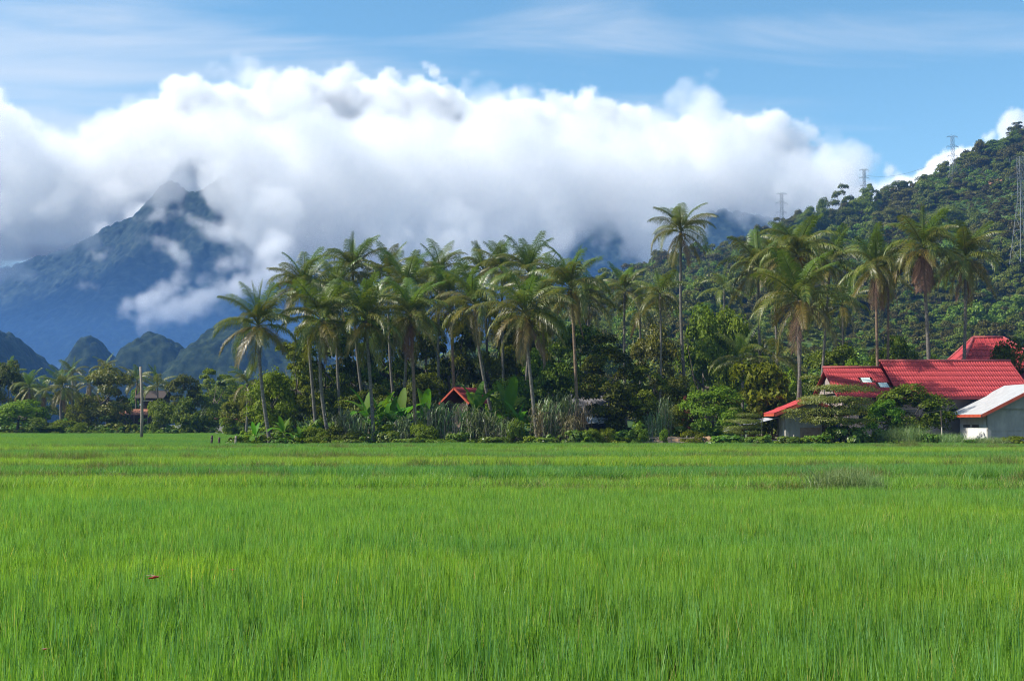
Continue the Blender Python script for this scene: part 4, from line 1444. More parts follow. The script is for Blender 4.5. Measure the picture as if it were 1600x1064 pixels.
CANE = [(cane_mesh(26, 3.0, 0.5, i, M['cane'], False), cane_stems(22, 3.0, 0.5, i)) for i in range(3)] + [(cane_mesh(22, 3.0, 0.5, 9, M['cane_dry'], True), cane_stems(22, 3.0, 0.5, 9))]
for px, top, Y, w, k, label in [
    (538, 632, 84, 40, 0, 'cane clump right of the second front palm'),
    (560, 640, 83.5, 36, 1, 'cane clump just left of the third front palm'),
    (632, 640, 84.5, 36, 2, 'cane clump left of the fourth front palm base'),
    (675, 620, 85, 40, 0, 'tall cane clump below the left eave of the red-gabled hut'),
    (695, 618, 85, 44, 1, 'cane clump before the red-gabled hut'),
    (733, 626, 84.5, 46, 2, 'greyish cane clump right of the red-gabled hut front'),
    (765, 636, 84, 44, 0, 'pale cane clump under the leaning palm'),
    (788, 650, 83.5, 36, 1, 'low cane clump left of the fifth front palm'),
    (862, 612, 85, 44, 2, 'tall sugar cane clump right of the fifth front palm'),
    (882, 606, 85.5, 44, 0, 'tallest sugar cane clump before the grey-roofed hut'),
    (848, 624, 84.5, 36, 3, 'dry brownish cane clump at the fifth front palm'),
    (905, 622, 85, 36, 3, 'dry cane clump by the last palm of the main grove'),
    (893, 640, 84.2, 36, 3, 'low dry cane clump under the tallest sugar cane'),
    (1022, 636, 86, 28, 1, 'slim cane clump at the thin-stemmed palm'),
    (1040, 612, 87, 24, 0, 'tall thin cane clump right of the thin-stemmed palm'),
]:
    p = at(px, 680, Y)
    zb = gz(p.x, Y)
    h = at(px, top, Y).z - zb
    s = w * Y / F_PX / 2.0
    root = empty('cane_clump', (p.x, Y, zb), rng.uniform(0, 6.28), label, 'sugar cane', 'cane clumps along the grove edge')
    link('leaves', CANE[k][0], root, scale=(s, s, h / 3.05))
    link('stems', CANE[k][1], root, scale=(s, s, h / 3.05))

# leafy shrubs and vines in front of the grove and the houses
for kind, px, top, w, Y, label, v in [
    ('bush', 492, 662, 44, 82.5, 'shrub at the foot of the second front palm', 0),
    ('bush', 533, 656, 60, 82.5, 'broad dark-hearted shrub right of the second front palm', 2),
    ('vine', 608, 670, 46, 81.5, 'bright creeper mound right of the third front palm', None),
    ('bush', 660, 660, 48, 82.5, 'yellow-green shrub right of the fourth front palm', 1),
    ('vine', 715, 672, 40, 81.5, 'creeper mound in front of the red-gabled hut', None),
    ('bush', 806, 652, 30, 83, 'feathery yellow-green shrub left of the fifth front palm', 1),
    ('vine', 770, 680, 60, 81, 'low creeper under the pale cane', None),
    ('vine', 850, 680, 60, 81, 'low creeper at the foot of the fifth front palm', None),
    ('vine', 905, 668, 48, 81.5, 'creeper mound by the last palm of the main grove', None),
    ('bush', 925, 668, 36, 83, 'small shrub below the grey-roofed hut', 1),
    ('bush', 945, 664, 30, 84, 'small bush under the massive dark tree', 0),
    ('bush', 998, 664, 26, 83, 'small bush at the left end of the wooden fence', 1),
    ('bush', 1038, 668, 16, 82.5, 'tiny bush breaking the wooden fence', 1),
    ('bush', 1082, 668, 40, 83.5, 'dull bush at the right end of the wooden fence', 0),
    ('vine', 1135, 677, 60, 81.5, 'vine hedge in front of the tin shed roof', None),
    ('vine', 1185, 679, 56, 81, 'vine hedge left of the outbuilding', None),
    ('vine', 1235, 679, 56, 81, 'broad-leaved plants before the outbuilding corner', None),
    ('vine', 1278, 676, 50, 81, 'yellowing vine left of the big vine mound', None),
    ('vine', 1322, 660, 70, 81.5, 'big bright vine mound before the tiered tree', None),
    ('bush', 1350, 676, 36, 81.5, 'yellow-green weeds right of the big vine mound', 1),
    ('vine', 1375, 672, 22, 82, 'single clump of round pale leaves before the dark house front', None),
    ('vine', 1455, 674, 36, 81, 'broad-leaved plants left of the white annex', None),
    ('vine', 1512, 684, 34, 80.5, 'broad-leaved plants at the foot of the white annex', None),
    ('bush', 1575, 678, 50, 81, 'low weeds along the annex wall at the right edge', 0),
    ('bush', 1440, 672, 30, 82, 'grey-green bush left of the annex', 0),
    ('vine', 640, 682, 60, 80.6, 'low creeper between field and fourth front palm', None),
    ('vine', 690, 684, 56, 80.6, 'low creeper at the field edge left of the hut', None),
    ('vine', 550, 684, 50, 80.8, 'low creeper at the field edge by the third front palm', None),
]:
    tree(kind, px, top, w, Y, label, 'vine_mound' if kind == 'vine' else 'shrub', 'vine' if kind == 'vine' else 'shrub', 'low plants along the field edge', var=v)

# weeds and tall grass tufts
TUFT = [blades(1100, 1.0, 0.45, 1.0, 0.013, 0.16, 0.35, rng, M['tuft'], 'blades', 3) for _ in range(2)]
for px, top, w, Y, label in [
    (1312, 727, 80, 31.4, 'grey-green grass tuft standing on the bund in the field'),
    (1418, 664, 46, 81.5, 'tall grass tuft left of the white annex'),
    (1395, 672, 36, 81.5, 'lower grass tuft right of the round pale leaves'),
    (1480, 676, 46, 81, 'grass tuft at the left corner of the white annex'),
    (1540, 682, 50, 80.5, 'straggling grass before the bamboo fence'),
    (1355, 738, 46, 31.0, 'low weeds beside the grey-green tuft in the field'),
]:
    p = at(px, top, Y)
    zb = gz(p.x, Y)
    root = empty('grass_tuft', (p.x, Y, zb), rng.uniform(0, 6), label, 'grass', 'tall grass tufts')
    s = w * Y / F_PX
    link('blades', TUFT[rng.integers(0, 2)], root, scale=(s, s, (p.z - zb) / 0.85))

edge_src = [hidden_source('edge_plant', crown_mesh('edge_plant', M['vine'] if i else M['leaf_mid'], rng, 0.6, 0.4, 7, 330, 0.15, 0.25, 0.2, aspect=0.75)) for i in range(3)]
n = 620
ex = rng.uniform(-19, 44, n)
ey = 80.4 + 22 * rng.uniform(0, 1, n) ** 2.2
es = np.where(ey > 85, rng.uniform(0.9, 2.3, n), rng.uniform(0.45, 1.1, n))
keep = ~((ey > 82.4) & (ey < 99) & (ex > 15.5)) & ~((ex > 8.3) & (ex < 13.5) & (ey < 86))
ex, ey, es = ex[keep], ey[keep], es[keep]
far_n = 420
fx_ = rng.uniform(-100, -20, far_n)
fy_ = far_edge(fx_) + 30 * rng.uniform(0, 1, far_n) ** 1.7
ex, ey, es = np.concatenate([ex, fx_]), np.concatenate([ey, fy_]), np.concatenate([es, np.where(fy_ - far_edge(fx_) < 9, rng.uniform(0.6, 1.3, far_n), rng.uniform(1.2, 3.0, far_n))])
n = len(ex)
scatter('undergrowth', np.stack([ex, ey, ground_z(ex, ey)], 1), rng.uniform(0, 6.28, n), np.stack([es, es, es * rng.uniform(0.6, 1.2, n)], 1), rng.integers(0, 3, n), edge_src,
        'low mixed weeds filling the edge between field and trees')


# ------------------------------------------------------------------ buildings
def sheet_mesh(name, w, l_, mat, waves=5, amp=0.024, t_=0.012):
    """A corrugated sheet: w across, l_ down the slope (local -Y downhill), waves running down the slope."""
    nx_ = waves * 6 + 1
    x = np.linspace(0, w, nx_)
    z = amp * np.sin(x / w * waves * 2 * np.pi)
    top = [np.stack([x, np.full(nx_, yy), z + zz], 1) for yy, zz in ((0, 0.0), (-l_, 0.022))]
    co = np.concatenate(top + [t2 - np.array([0, 0, t_]) for t2 in top])
    i = np.arange(nx_ - 1)
    f_ = np.concatenate([np.stack([i, nx_ + i, nx_ + i + 1, i + 1], 1), np.stack([2 * nx_ + i, 2 * nx_ + i + 1, 3 * nx_ + i + 1, 3 * nx_ + i], 1),
                         np.stack([nx_ + i, 3 * nx_ + i, 3 * nx_ + i + 1, nx_ + i + 1], 1)])
    return np_mesh(name, co, f_, mat, True)


def tiled_slope(parent, p0, p1, down, mat, courses, cols, name='roof_sheet', skip=()):
    """Cover the slope below the ridge p0 -> p1 (running `down`) with overlapping corrugated sheets."""
    p0, p1, down = Vector(p0), Vector(p1), Vector(down)
    w = (p1 - p0).length / cols
    l_ = down.length / courses
    me = sheet_mesh(name, w, l_ * 1.06, mat, max(2, round(w / 0.19)))
    ax, ay = (p1 - p0).normalized(), -down.normalized()
    az_ = ax.cross(ay)
    rot = Matrix((ax, ay, az_)).transposed().to_euler()
    for r_ in range(courses):
        for c in range(cols):
            if (r_, c) in skip:
                continue
            q = p0 + (p1 - p0) * (c / cols) + down * (r_ / courses) + az_ * (0.02 + 0.004 * ((c + r_) % 2))
            link(name, me, parent, q, rot)
    return me, rot, az_


def window(parent, x0, x1, y, z0, z1, name='window'):
    fr = MB().box(x0 - 0.05, x1 + 0.05, y - 0.05, y - 0.003, z0 - 0.05, z1 + 0.05).build(name, M['palewood'], parent)
    MB().box(x0, x1, y - 0.062, y - 0.052, z0, z1).build('pane', M['glass'], fr)
    MB().box(x0 - 0.1, x1 + 0.1, y - 0.12, y - 0.004, z0 - 0.12, z0 - 0.055).build('sill', M['palewood'], fr)
    return fr


# long red-roofed house
hs0 = empty('red_roofed_house', (32.0, 90.0, 0.48), 0, 'long house with bright red corrugated roof in two steps', 'house')
ox, oy, oz = hs0.location


def loc(x, y, z):
    return (x - ox, y - oy, z - oz)


rA, rB = 27.75, 37.45                           # main ridge
zr, ze, yr, ye = 6.67, 3.97, 93.0, 88.7
down = Vector((0, ye - yr, ze - zr))
tiled_slope(hs0, loc(rA, yr, zr), loc(rB, yr, zr), down, M['redroof'], 7, 10)
MB().slab([loc(rA, yr, zr - 0.05), loc(rB, yr, zr - 0.05), loc(rB, 97.3, ze), loc(rA, 97.3, ze)], 0.05).build('rear_roof', M['redroof'], hs0)
MB().tube([loc(rA - 0.1, yr, zr + 0.06), loc(rB + 0.1, yr, zr + 0.06)], 0.11, 8).build('ridge_cap', M['redridge'], hs0, smooth=True)
zr2, ze2 = 6.17, 3.87
lA, lB = 23.5, rA - 0.02
tiled_slope(hs0, loc(lA, yr, zr2), loc(lB, yr, zr2), Vector((0, ye - yr, ze2 - zr2)), M['redroof'], 6, 4, skip={(2, 2), (3, 3)})
dn = Vector((0, ye - yr, ze2 - zr2))
for (r_, c) in ((2, 2), (3, 3)):
    q = Vector(loc(lA, yr, zr2)) + Vector(((lB - lA) * c / 4 + 0.2, 0, 0.03)) + dn * (r_ / 6)
    MB().slab([q, q + Vector((0.66, 0, 0)), q + Vector((0.66, 0, 0)) + dn / 6, q + dn / 6], 0.02).build('skylight', M['skylight'], hs0)
MB().slab([loc(lA, yr, zr2 - 0.08), loc(lB, yr, zr2 - 0.08), loc(lB, ye, ze2 - 0.08), loc(lA, ye, ze2 - 0.08)], 0.03).build('roof_lining', M['darkwood'], hs0)
MB().slab([loc(lA, yr, zr2 - 0.05), loc(lB, yr, zr2 - 0.05), loc(lB, 97.3, ze2), loc(lA, 97.3, ze2)], 0.05).build('rear_roof', M['redroof'], hs0)
MB().tube([loc(lA - 0.1, yr, zr2 + 0.06), loc(lB, yr, zr2 + 0.06)], 0.11, 8).build('ridge_cap', M['redridge'], hs0, smooth=True)
for xx, za, zb_ in ((lA - 0.04, zr2, ze2), (rB + 0.04, zr, ze)):
    MB().slab([loc(xx - 0.03, yr, za + 0.05), loc(xx + 0.03, yr, za + 0.05), loc(xx + 0.03, ye - 0.03, zb_ + 0.05), loc(xx - 0.03, ye - 0.03, zb_ + 0.05)], 0.25).build('bargeboard', M['reddark'], hs0)
MB().box(rA - ox, rB - ox, ye - 0.02 - oy, ye + 0.02 - oy, ze - 0.2 - oz, ze - 0.02 - oz).build('fascia', M['reddark'], hs0)
wall = MB()
wall.box(lA + 0.5 - ox, rB - 0.5 - ox, 90.0 - oy, 96.2 - oy, 1.25 - oz, 4.25 - oz)
wall.build('wall', M['pinkwall'], hs0)
for gx_, zt_ in ((lA + 0.5, zr2 - 0.3), (rB - 0.5, zr - 0.3)):
    MB().slab([loc(gx_ - 0.06, 90.2, 4.25), loc(gx_ - 0.06, 96.0, 4.25), loc(gx_ - 0.06, yr, zt_)], 0.12).build('gable', M['pinkwall'], hs0)
for xx in np.arange(lA + 0.8, rB - 0.5, 2.1):
    MB().box(xx - ox, xx + 0.22 - ox, 90.3 - oy, 90.52 - oy, 0.45 - oz, 1.24 - oz).build('stilt', M['concrete'], hs0)
window(hs0, 31.75 - ox, 32.65 - ox, 90.0 - oy, 2.5 - oz, 3.1 - oz)
window(hs0, 28.6 - ox, 29.6 - ox, 90.0 - oy, 2.15 - oz, 3.05 - oz)
window(hs0, 25.2 - ox, 26.2 - ox, 90.0 - oy, 2.15 - oz, 3.05 - oz)
MB().box(27.2 - ox, 28.05 - ox, 89.9 - oy, 89.97 - oy, 1.2 - oz, 3.1 - oz).build('door', M['darkwood'], hs0)
MB().box(26.8 - ox, 28.4 - ox, 88.9 - oy, 89.88 - oy, 0.5 - oz, 1.1 - oz).build('porch_step', M['concrete'], hs0)


def gable_front_house(name, label, x0, x1, y0, y1, zb, zw, zr_, over, roof_mat, trim, plinth, white_side, ntile=0):
    """House with its gable towards the field; the left slope and left wall show."""
    root = empty(name, ((x0 + x1) / 2, y0, zb), 0, label, 'house')
    ox_, oy_, oz_ = root.location

    def lc(x, y, z):
        return (x - ox_, y - oy_, z - oz_)

    xm = (x0 + x1) / 2
    sl = (zr_ - zw) / (xm - x0)
    zl = zw - sl * over
    b_ = MB()
    b_.box(x0 - ox_, x1 - ox_, y0 - oy_, y1 - oy_, -0.1, zw - oz_)
    b_.build('wall', M['concrete'], root)
    MB().slab([lc(x0, y0 - 0.004, zw + 0.003), lc(x1, y0 - 0.004, zw + 0.003), lc(xm, y0 - 0.004, zr_ - 0.05)], -0.15).build('gable', M['concrete'], root)
    MB().box(x0 - 0.006 - ox_, x0 - ox_ + 0.1, y0 + 0.2 - oy_, y1 + 0.004 - oy_, 0.0, zw - oz_ - 0.03).build('white_side', M[white_side], root)
    MB().box(x0 - 0.05 - ox_, x1 - ox_ + 0.02, y0 - 0.03 - oy_, y0 - oy_ + 0.05, plinth - 0.02, plinth + 0.06).build('string_course', M['concrete'], root)
    MB().box(x0 - 0.05 - ox_, x0 + 0.18 - ox_, y0 - 0.05 - oy_, y0 + 0.18 - oy_, 0.0, zw - oz_ - 0.02).build('corner_post', M['concrete'], root)
    for s in (-1, 1):
        e = [lc(xm + s * (xm - x0 + over), y0 - 0.7, zl), lc(xm + s * (xm - x0 + over), y1 + 0.6, zl), lc(xm, y1 + 0.6, zr_), lc(xm, y0 - 0.7, zr_)]
        if ntile and s == -1:
            tiled_slope(root, e[2], e[3], Vector(e[1]) - Vector(e[2]), M[roof_mat], 3, ntile)
            MB().slab([Vector(q) + Vector((0, 0, -0.06)) for q in e], 0.04).build('roof_lining', M['darkwood'], root)
        else:
            MB().slab(e, 0.05).build('roof_slope', M[roof_mat], root)
        a, b2 = Vector(e[0]), Vector(e[3])
        MB().slab([a + Vector((0, -0.04, -0.02)), b2 + Vector((0, -0.04, -0.02)), b2 + Vector((0, 0.0, -0.02)), a + Vector((0, 0.0, -0.02))], 0.2).build('bargeboard', M[trim], root)
        a, b2 = Vector(e[0]), Vector(e[1])
        MB().box(min(a.x, a.x + s * 0.04), max(a.x, a.x + s * 0.04), a.y, b2.y, a.z - 0.19, a.z - 0.005).build('fascia', M[trim], root)
    return root, lc


ann, lc = gable_front_house('annex_house', 'grey and white rendered annex with pale grey sheet roof at right edge', 32.05, 39.0, 83.4, 88.6, 0.4, 3.0, 4.75, 0.7,
                            'greyroof', 'redtrim', 1.15, 'whitewash', 0)
for k in range(2):
    y_ = 85.0 + 1.7 * k
    v = MB().box(*[q for q in (32.05 - 0.012 - ann.location.x, 32.05 - ann.location.x + 0.05)], y_ - 83.4, y_ + 1.25 - 83.4, 1.35, 1.55).build('vent_block', M['brownwall'], ann)
    for j in range(4):
        MB().box(32.02 - ann.location.x, 32.034 - ann.location.x, y_ - 83.4 + 0.02, y_ + 1.23 - 83.4, 1.37 + 0.045 * j, 1.39 + 0.045 * j).build('slat', M['concrete'], v)
out, lc2 = gable_front_house('outbuilding', 'small grey outbuilding with red sheet roof behind the feathery tree', 18.95, 22.2, 85.6, 88.0, 0.5, 3.1, 3.75, 0.95,
                             'redroof', 'redtrim', 1.15, 'whitewash', 3)
MB().box(19.9 - out.location.x, 21.3 - out.location.x, -0.06, -0.008, 0.0, 1.25).build('brick_screen', M['brownwall'], out)
MB().box(21.4 - out.location.x, 22.1 - out.location.x, -0.05, -0.006, 0.0, 1.85).build('door', M['darkwood'], out)
MB().box(16.6 - out.location.x, 18.9 - out.location.x, 0.2, 0.4, -0.1, 0.38).build('low_wall', M['concrete'], out)

# hipped red roof behind
hb = empty('hipped_roof_house', (41.6, 112, 0.5), 0, 'house behind with a hipped dark red roof', 'house')
h0 = hb.location
ez, rz0 = 6.2, 9.8
e = {'a': (39.0, 108.0), 'b': (48.5, 108.0), 'c': (48.5, 116.0), 'd': (39.0, 116.0)}


def hl(x, y, z):
    return Vector((x - h0.x, y - h0.y, z - h0.z))


r1, r2 = hl(41.9, 112, rz0), hl(44.6, 112, rz0)
A_, B_, C_, D_ = (hl(*e[k], ez) for k in 'abcd')
MB().slab([A_, B_, r2, r1], 0.08).build('front_slope', M['redroof'], hb)
MB().slab([D_, A_, r1], 0.08).build('left_slope', M['redroof'], hb)
MB().slab([B_, C_, r2], 0.08).build('right_slope', M['redroof'], hb)
MB().slab([C_, D_, r1, r2], 0.08).build('rear_slope', M['redroof'], hb)
# raised corrugation rolls and lap lines on the front slope
nrm = (B_ - A_).cross(r1 - A_).normalized()
for i in range(24):
    t_ = (i + 0.5) / 24
    lo_ = A_.lerp(B_, t_)
    xt = lo_.x
    if xt < r1.x:
        hi_ = A_.lerp(r1, (xt - A_.x) / (r1.x - A_.x))
    elif xt > r2.x:
        hi_ = B_.lerp(r2, (B_.x - xt) / (B_.x - r2.x))
    else:
        hi_ = Vector((xt, r1.y, r1.z))
    MB().tube([lo_ + nrm * 0.01, hi_ + nrm * 0.01], 0.05, 5).build('roof_roll', M['redroof'], hb)
for j in range(1, 6):
    t_ = j / 6
    MB().tube([A_.lerp(r1, t_) + nrm * 0.03, B_.lerp(r2, t_) + nrm * 0.03], 0.035, 4).build('lap_line', M['reddark'], hb)
for p_, q_ in ((A_, r1), (B_, r2), (D_, r1), (C_, r2), (r1, r2)):
    MB().tube([p_, q_], 0.13, 7).build('hip_cap', M['redridge'], hb, smooth=True)
MB().box(39.9 - h0.x, 47.6 - h0.x, 108.9 - h0.y, 115.1 - h0.y, 0, ez - h0.z + 0.1).build('wall', M['pinkwall'], hb)

# sliver of another dark-red roof at the right edge
er = empty('edge_roof_house', (43.2, 97, 0.5), 0, 'dark red gable roof just entering at the right edge', 'house')
q0 = er.location
MB().slab([(40.75 - q0.x, -1, 5.0), (40.75 - q0.x, 5, 5.0), (43.5 - q0.x, 5, 7.1), (43.5 - q0.x, -1, 7.1)], 0.12).build('roof_slope', M['reddark'], er)
MB().slab([(43.5 - q0.x, -1, 7.1), (43.5 - q0.x, 5, 7.1), (46.2 - q0.x, 5, 5.0), (46.2 - q0.x, -1, 5.0)], 0.12).build('roof_slope', M['reddark'], er)
MB().box(41.4 - q0.x, 45.6 - q0.x, 0, 4.4, 0, 5.3).build('wall', M['brownwall'], er)

# red-gabled hut among the palms
hp_ = at(722, 640, 94)
hut = empty('gabled_hut', (hp_.x, 94, 0.5), R(-32), 'dark hut with a red gabled roof among the palms', 'hut')
hut.scale = (0.88, 0.88, 0.95)
hzr, hze = at(718, 601, 94).z - 0.5, at(690, 627, 94).z - 0.5
tiled_slope(hut, (0, 2.2, hzr), (0, -1.2, hzr), Vector((-1.55, 0, hze - hzr)), M['reddark'], 3, 3)
tiled_slope(hut, (0, -1.2, hzr), (0, 2.2, hzr), Vector((1.55, 0, hze - hzr)), M['reddark'], 3, 3)
for s in (-1, 1):
    MB().slab([(0, -1.28, hzr), (0, -1.22, hzr), (s * 1.6, -1.22, hze), (s * 1.6, -1.28, hze)], 0.14).build('bargeboard', M['redtrim'], hut)
MB().box(-1.1, 1.1, -0.7, 1.9, 0.0, hze).build('wall', M['darkwood'], hut)
for x_, y_ in ((-1.25, -1.05), (1.25, -1.05)):
    MB().box(x_ - 0.06, x_ + 0.06, y_ - 0.06, y_ + 0.06, -0.1, hze + 0.12).build('post', M['greywood'], hut)
MB().box(-0.35, 0.35, -0.75, -0.705, 0.02, 1.7).build('door', M['brownwall'], hut)
MB().box(-1.0, -0.2, -1.15, -0.72, 0.0, 1.3).build('plank_screen', M['palewood'], hut)

# grey-roofed hut and its loose sheets
gp = at(922, 640, 96)
gh = empty('grey_roofed_hut', (gp.x, 96, 0.5), R(8), 'low hut with weathered grey roof behind the sugar cane', 'hut')
tz = at(920, 615, 96).z - 0.5
bz = at(920, 648, 93).z - 0.5
MB().slab([(-1.5, 0.6, tz), (1.25, 0.6, tz), (1.45, -2.2, bz), (-1.9, -2.2, bz)], 0.1).build('roof_slope', M['thatch'], gh)
MB().slab([(-1.5, 0.6, tz), (1.25, 0.6, tz), (1.4, 3.0, bz), (-1.7, 3.0, bz)], 0.1).build('roof_slope', M['thatch'], gh)
MB().box(-1.3, 1.1, -1.6, 2.4, 0, bz + 0.25).build('wall', M['darkwood'], gh)
for k in range(3):
    MB().slab([(-1.75 + 0.9 * k, -2.2, bz - 0.02 - 0.1 * k), (-0.95 + 0.9 * k, -2.25, bz - 0.05), (-0.85 + 0.9 * k, -3.2, bz - 0.62 + 0.06 * k), (-1.85 + 0.9 * k, -3.15, bz - 0.68)], 0.02).build('tin_sheet', M['rust'] if k == 0 else M['tin'], gh)
for x_ in (-1.7, 0.9):
    MB().tube([(x_, -3.0, -0.1), (x_, -3.0, bz - 0.62)], 0.05, 6).build('post', M['greywood'], gh)

# tin lean-to shed by the outbuilding
sa, sb = at(1132, 674, 86), at(1231, 649, 86)
sh = empty('tin_shed', (sa.x, 86, 0.48), 0, 'low open shed with a sloping tin sheet roof beside the outbuilding', 'shed')
zA, zB, wS = sa.z - 0.48, sb.z - 0.48, sb.x - sa.x
for k in range(4):
    x0_, x1_ = wS * k / 4, wS * (k + 1) / 4 + 0.05
    za_, zb_ = zA + (zB - zA) * k / 4, zA + (zB - zA) * (k + 1) / 4
    MB().slab([(x0_, 0, za_ + 0.008 * k), (x1_, 0, zb_ + 0.008 * k), (x1_, 2.4, zb_ + 0.15 + 0.008 * k), (x0_, 2.4, za_ + 0.15 + 0.008 * k)], 0.02).build('tin_sheet', M['tin'], sh)
for x_, y_ in ((1.2, 0.1), (2.6, 0.1), (4.2, 0.1), (2.6, 2.2), (4.2, 2.2)):
    MB().tube([(x_, y_, -0.2), (x_, y_, zA + (zB - zA) * x_ / wS - 0.02 + 0.06 * y_)], 0.045, 6).build('post', M['greywood'], sh)
for z_ in (0.35, 0.6):
    MB().box(2.0, wS, 2.25, 2.31, z_, z_ + 0.14).build('plank', M['rust'], sh)

# huts across the left field
lp = at(205, 660, 172)
lh = empty('rusty_roofed_hut', (lp.x, 172, 0.5), R(5), 'small open hut with rusty tin roof behind the wooden pole', 'hut')
rt, rb = at(205, 639, 172).z - 0.5, at(205, 648, 170).z - 0.5
for k in range(6):
    x_ = -1.6 + 0.72 * k
    MB().slab([(x_, 1.0, rt + 0.01 * (k % 2)), (x_ + 0.74, 1.0, rt + 0.01 * (k % 2)), (x_ + 0.74, -1.3, rb), (x_, -1.3, rb)], 0.02).build('tin_sheet', M['rust'], lh)
MB().box(-1.4, -0.9, -1.0, 2.0, 0, rb + 0.05).build('side_wall', M['brownwall'], lh)
MB().box(-0.9, 2.5, 1.6, 1.8, 0, rb + 0.5).build('rear_wall', M['darkwood'], lh)
for x_ in (-1.3, 0.6, 2.4):
    MB().tube([(x_, -1.1, -0.2), (x_, -1.1, rb - 0.02)], 0.06, 6).build('post', M['greywood'], lh)
l2 = at(232, 650, 182)
l3 = empty('stilt_house', (l2.x, 182, 0.5), 0, 'dark two-storey house half hidden behind the wooden pole', 'house')
z2 = at(232, 622, 182).z - 0.5
MB().box(-1.4, 2.0, 0, 4, 2.2, z2).build('wall', M['darkwood'], l3)
MB().slab([(-1.9, -0.8, z2 + 0.0), (2.4, -0.8, z2 + 0.0), (2.4, 2, z2 + 1.2), (-1.9, 2, z2 + 1.2)], 0.08).build('roof_slope', M['darkwood'], l3)
MB().slab([(-1.9, 4.6, z2 + 0.0), (2.4, 4.6, z2 + 0.0), (2.4, 2, z2 + 1.2), (-1.9, 2, z2 + 1.2)], 0.08).build('roof_slope', M['darkwood'], l3)
MB().slab([(-1.2, -1.6, 2.35), (2.2, -1.6, 2.35), (2.2, 0, 2.9), (-1.2, 0, 2.9)], 0.05).build('porch_roof', M['reddark'], l3)
for x_ in (-1.2, 0.3, 1.8):
    MB().box(x_, x_ + 0.16, 0.1, 0.26, -0.1, 2.2).build('stilt', M['greywood'], l3)
MB().box(-0.9, 0.2, -0.04, -0.005, 3.0, 3.25).build('pale_board', M['cloth'], l3)
MB().box(-0.9, 0.6, -0.06, -0.02, z2 - 0.45, z2 - 0.3).build('pale_board', M['cloth'], l3)
l4 = at(347, 655, 168)
l5 = empty('grey_walled_hut', (l4.x, 168, 0.5), R(-20), 'low grey-walled hut with red roof edge right of the round bushes', 'hut')
MB().box(-1.0, 1.2, 0, 3, 0, 1.75).build('wall', M['concrete'], l5)
MB().slab([(-1.2, -0.4, 2.1), (0.2, -0.4, 2.5), (0.2, 3.4, 2.5), (-1.2, 3.4, 2.1)], 0.06).build('roof_slope', M['rust'], l5)
MB().slab([(0.2, -0.4, 2.5), (1.6, -0.4, 1.6), (1.6, 3.4, 1.6), (0.2, 3.4, 2.5)], 0.06).build('roof_slope', M['redtrim'], l5)
tp = at(181, 660, 165)
tpo = empty('tarpaulin_cover', (tp.x, 165, 0.5), 0, 'pale blue-grey cover under the trees left of the rusty-roofed hut', 'cover')
MB().slab([(-0.5, 0, 0.95), (0.55, 0, 0.95), (0.7, 1.2, 1.2), (-0.6, 1.2, 1.2)], 0.05).build('sheet', M['tarp'], tpo)
MB().slab([(-0.62, -0.35, 0.45), (0.62, -0.35, 0.45), (0.55, 0, 0.93), (-0.5, 0, 0.93)], 0.04).build('sheet', M['tarp'], tpo)
for x_ in (-0.5, 0.5):
    MB().box(x_ - 0.05, x_ + 0.05, 0.2, 0.3, -0.1, 0.92).build('post', M['greywood'], tpo)

# ------------------------------------------------------------------ poles, posts, fences
pb = at(221, 683, 112)
po = empty('utility_pole', (pb.x, 112, gz(pb.x, 112)), 0, 'weathered wooden pole standing alone in the field', 'pole')
ph = at(219.5, 573, 112)
MB().tube([(0, 0, -0.4), (0.01, 0, 2), (-0.03, 0, 4), (ph.x - pb.x, 0, ph.z - gz(pb.x, 112))], [0.15, 0.14, 0.125, 0.11], 9).build('shaft', M['greywood'], po, smooth=True)
MB().box(-0.19, -0.1, -0.09, 0.02, 3.25, 3.42).build('insulator', M['cloth'], po)

for px, top, label in ((330.5, 680, 'dark fence post leftmost of three beside the banana plants'), (342, 683, 'short fence post in the middle of three in the field'),
                       (368, 681, 'pale fence post nearest the banana plants')):
    p = at(px, 690, 79)
    f0 = empty('fence_post', (p.x, 79, gz(p.x, 79)), 0, label, 'fence post', 'posts at the edge of the last paddy')
    ht = at(px, top, 79).z - gz(p.x, 79)
    MB().tube([(0, 0, -0.3), (0.01, 0, ht * 0.5), (0.03, 0, ht)], [0.085, 0.08, 0.07], 7).build('shaft', M['greywood'] if px > 360 else M['darkwood'], f0, smooth=True)
    MB().tube([(0.022, 0, ht * 0.8), (0.024, 0, ht * 0.84)], 0.09, 8).build('wire_loop', M['wire'], f0)

f1 = at(1000, 684, 83.2)
fn = empty('rail_fence', (f1.x, 83.2, gz(f1.x, 83.2)), 0, 'low wooden rail fence on the field edge below the trees', 'fence')
flen = at(1098, 684, 83.2).x - f1.x
for k in range(9):
    x_ = flen * k / 8
    hgt = 0.62 + 0.12 * math.sin(k * 2.3)
    MB().tube([(x_, 0, -0.2), (x_ + 0.02 * math.sin(k), 0, hgt)], 0.04, 6).build('post', M['greywood'], fn)
for k, z_ in enumerate((0.3, 0.56)):
    for j in range(4):
        MB().tube([(flen * j / 4, -0.05, z_ + 0.02 * math.sin(j * 3 + k)), (flen * (j + 1) / 4 + 0.15, -0.055, z_ + 0.03 * math.cos(j * 2 + k))], 0.028, 5).build('rail', M['greywood'], fn)
bk = at(1018, 680, 84.4)
bx_ = np.linspace(0, 4.6, 24)
by_ = np.linspace(0, 1.3, 7)
BX, BY = np.meshgrid(bx_, by_)
BZ = 0.75 * np.sin(np.clip(BY / 1.3, 0, 1) * math.pi * 0.75) * np.clip(np.minimum(BX, 4.6 - BX) / 0.5, 0, 1) ** 0.5 + 0.1 * fbm(BX * 2, BY * 2, 12, 3) - 0.1
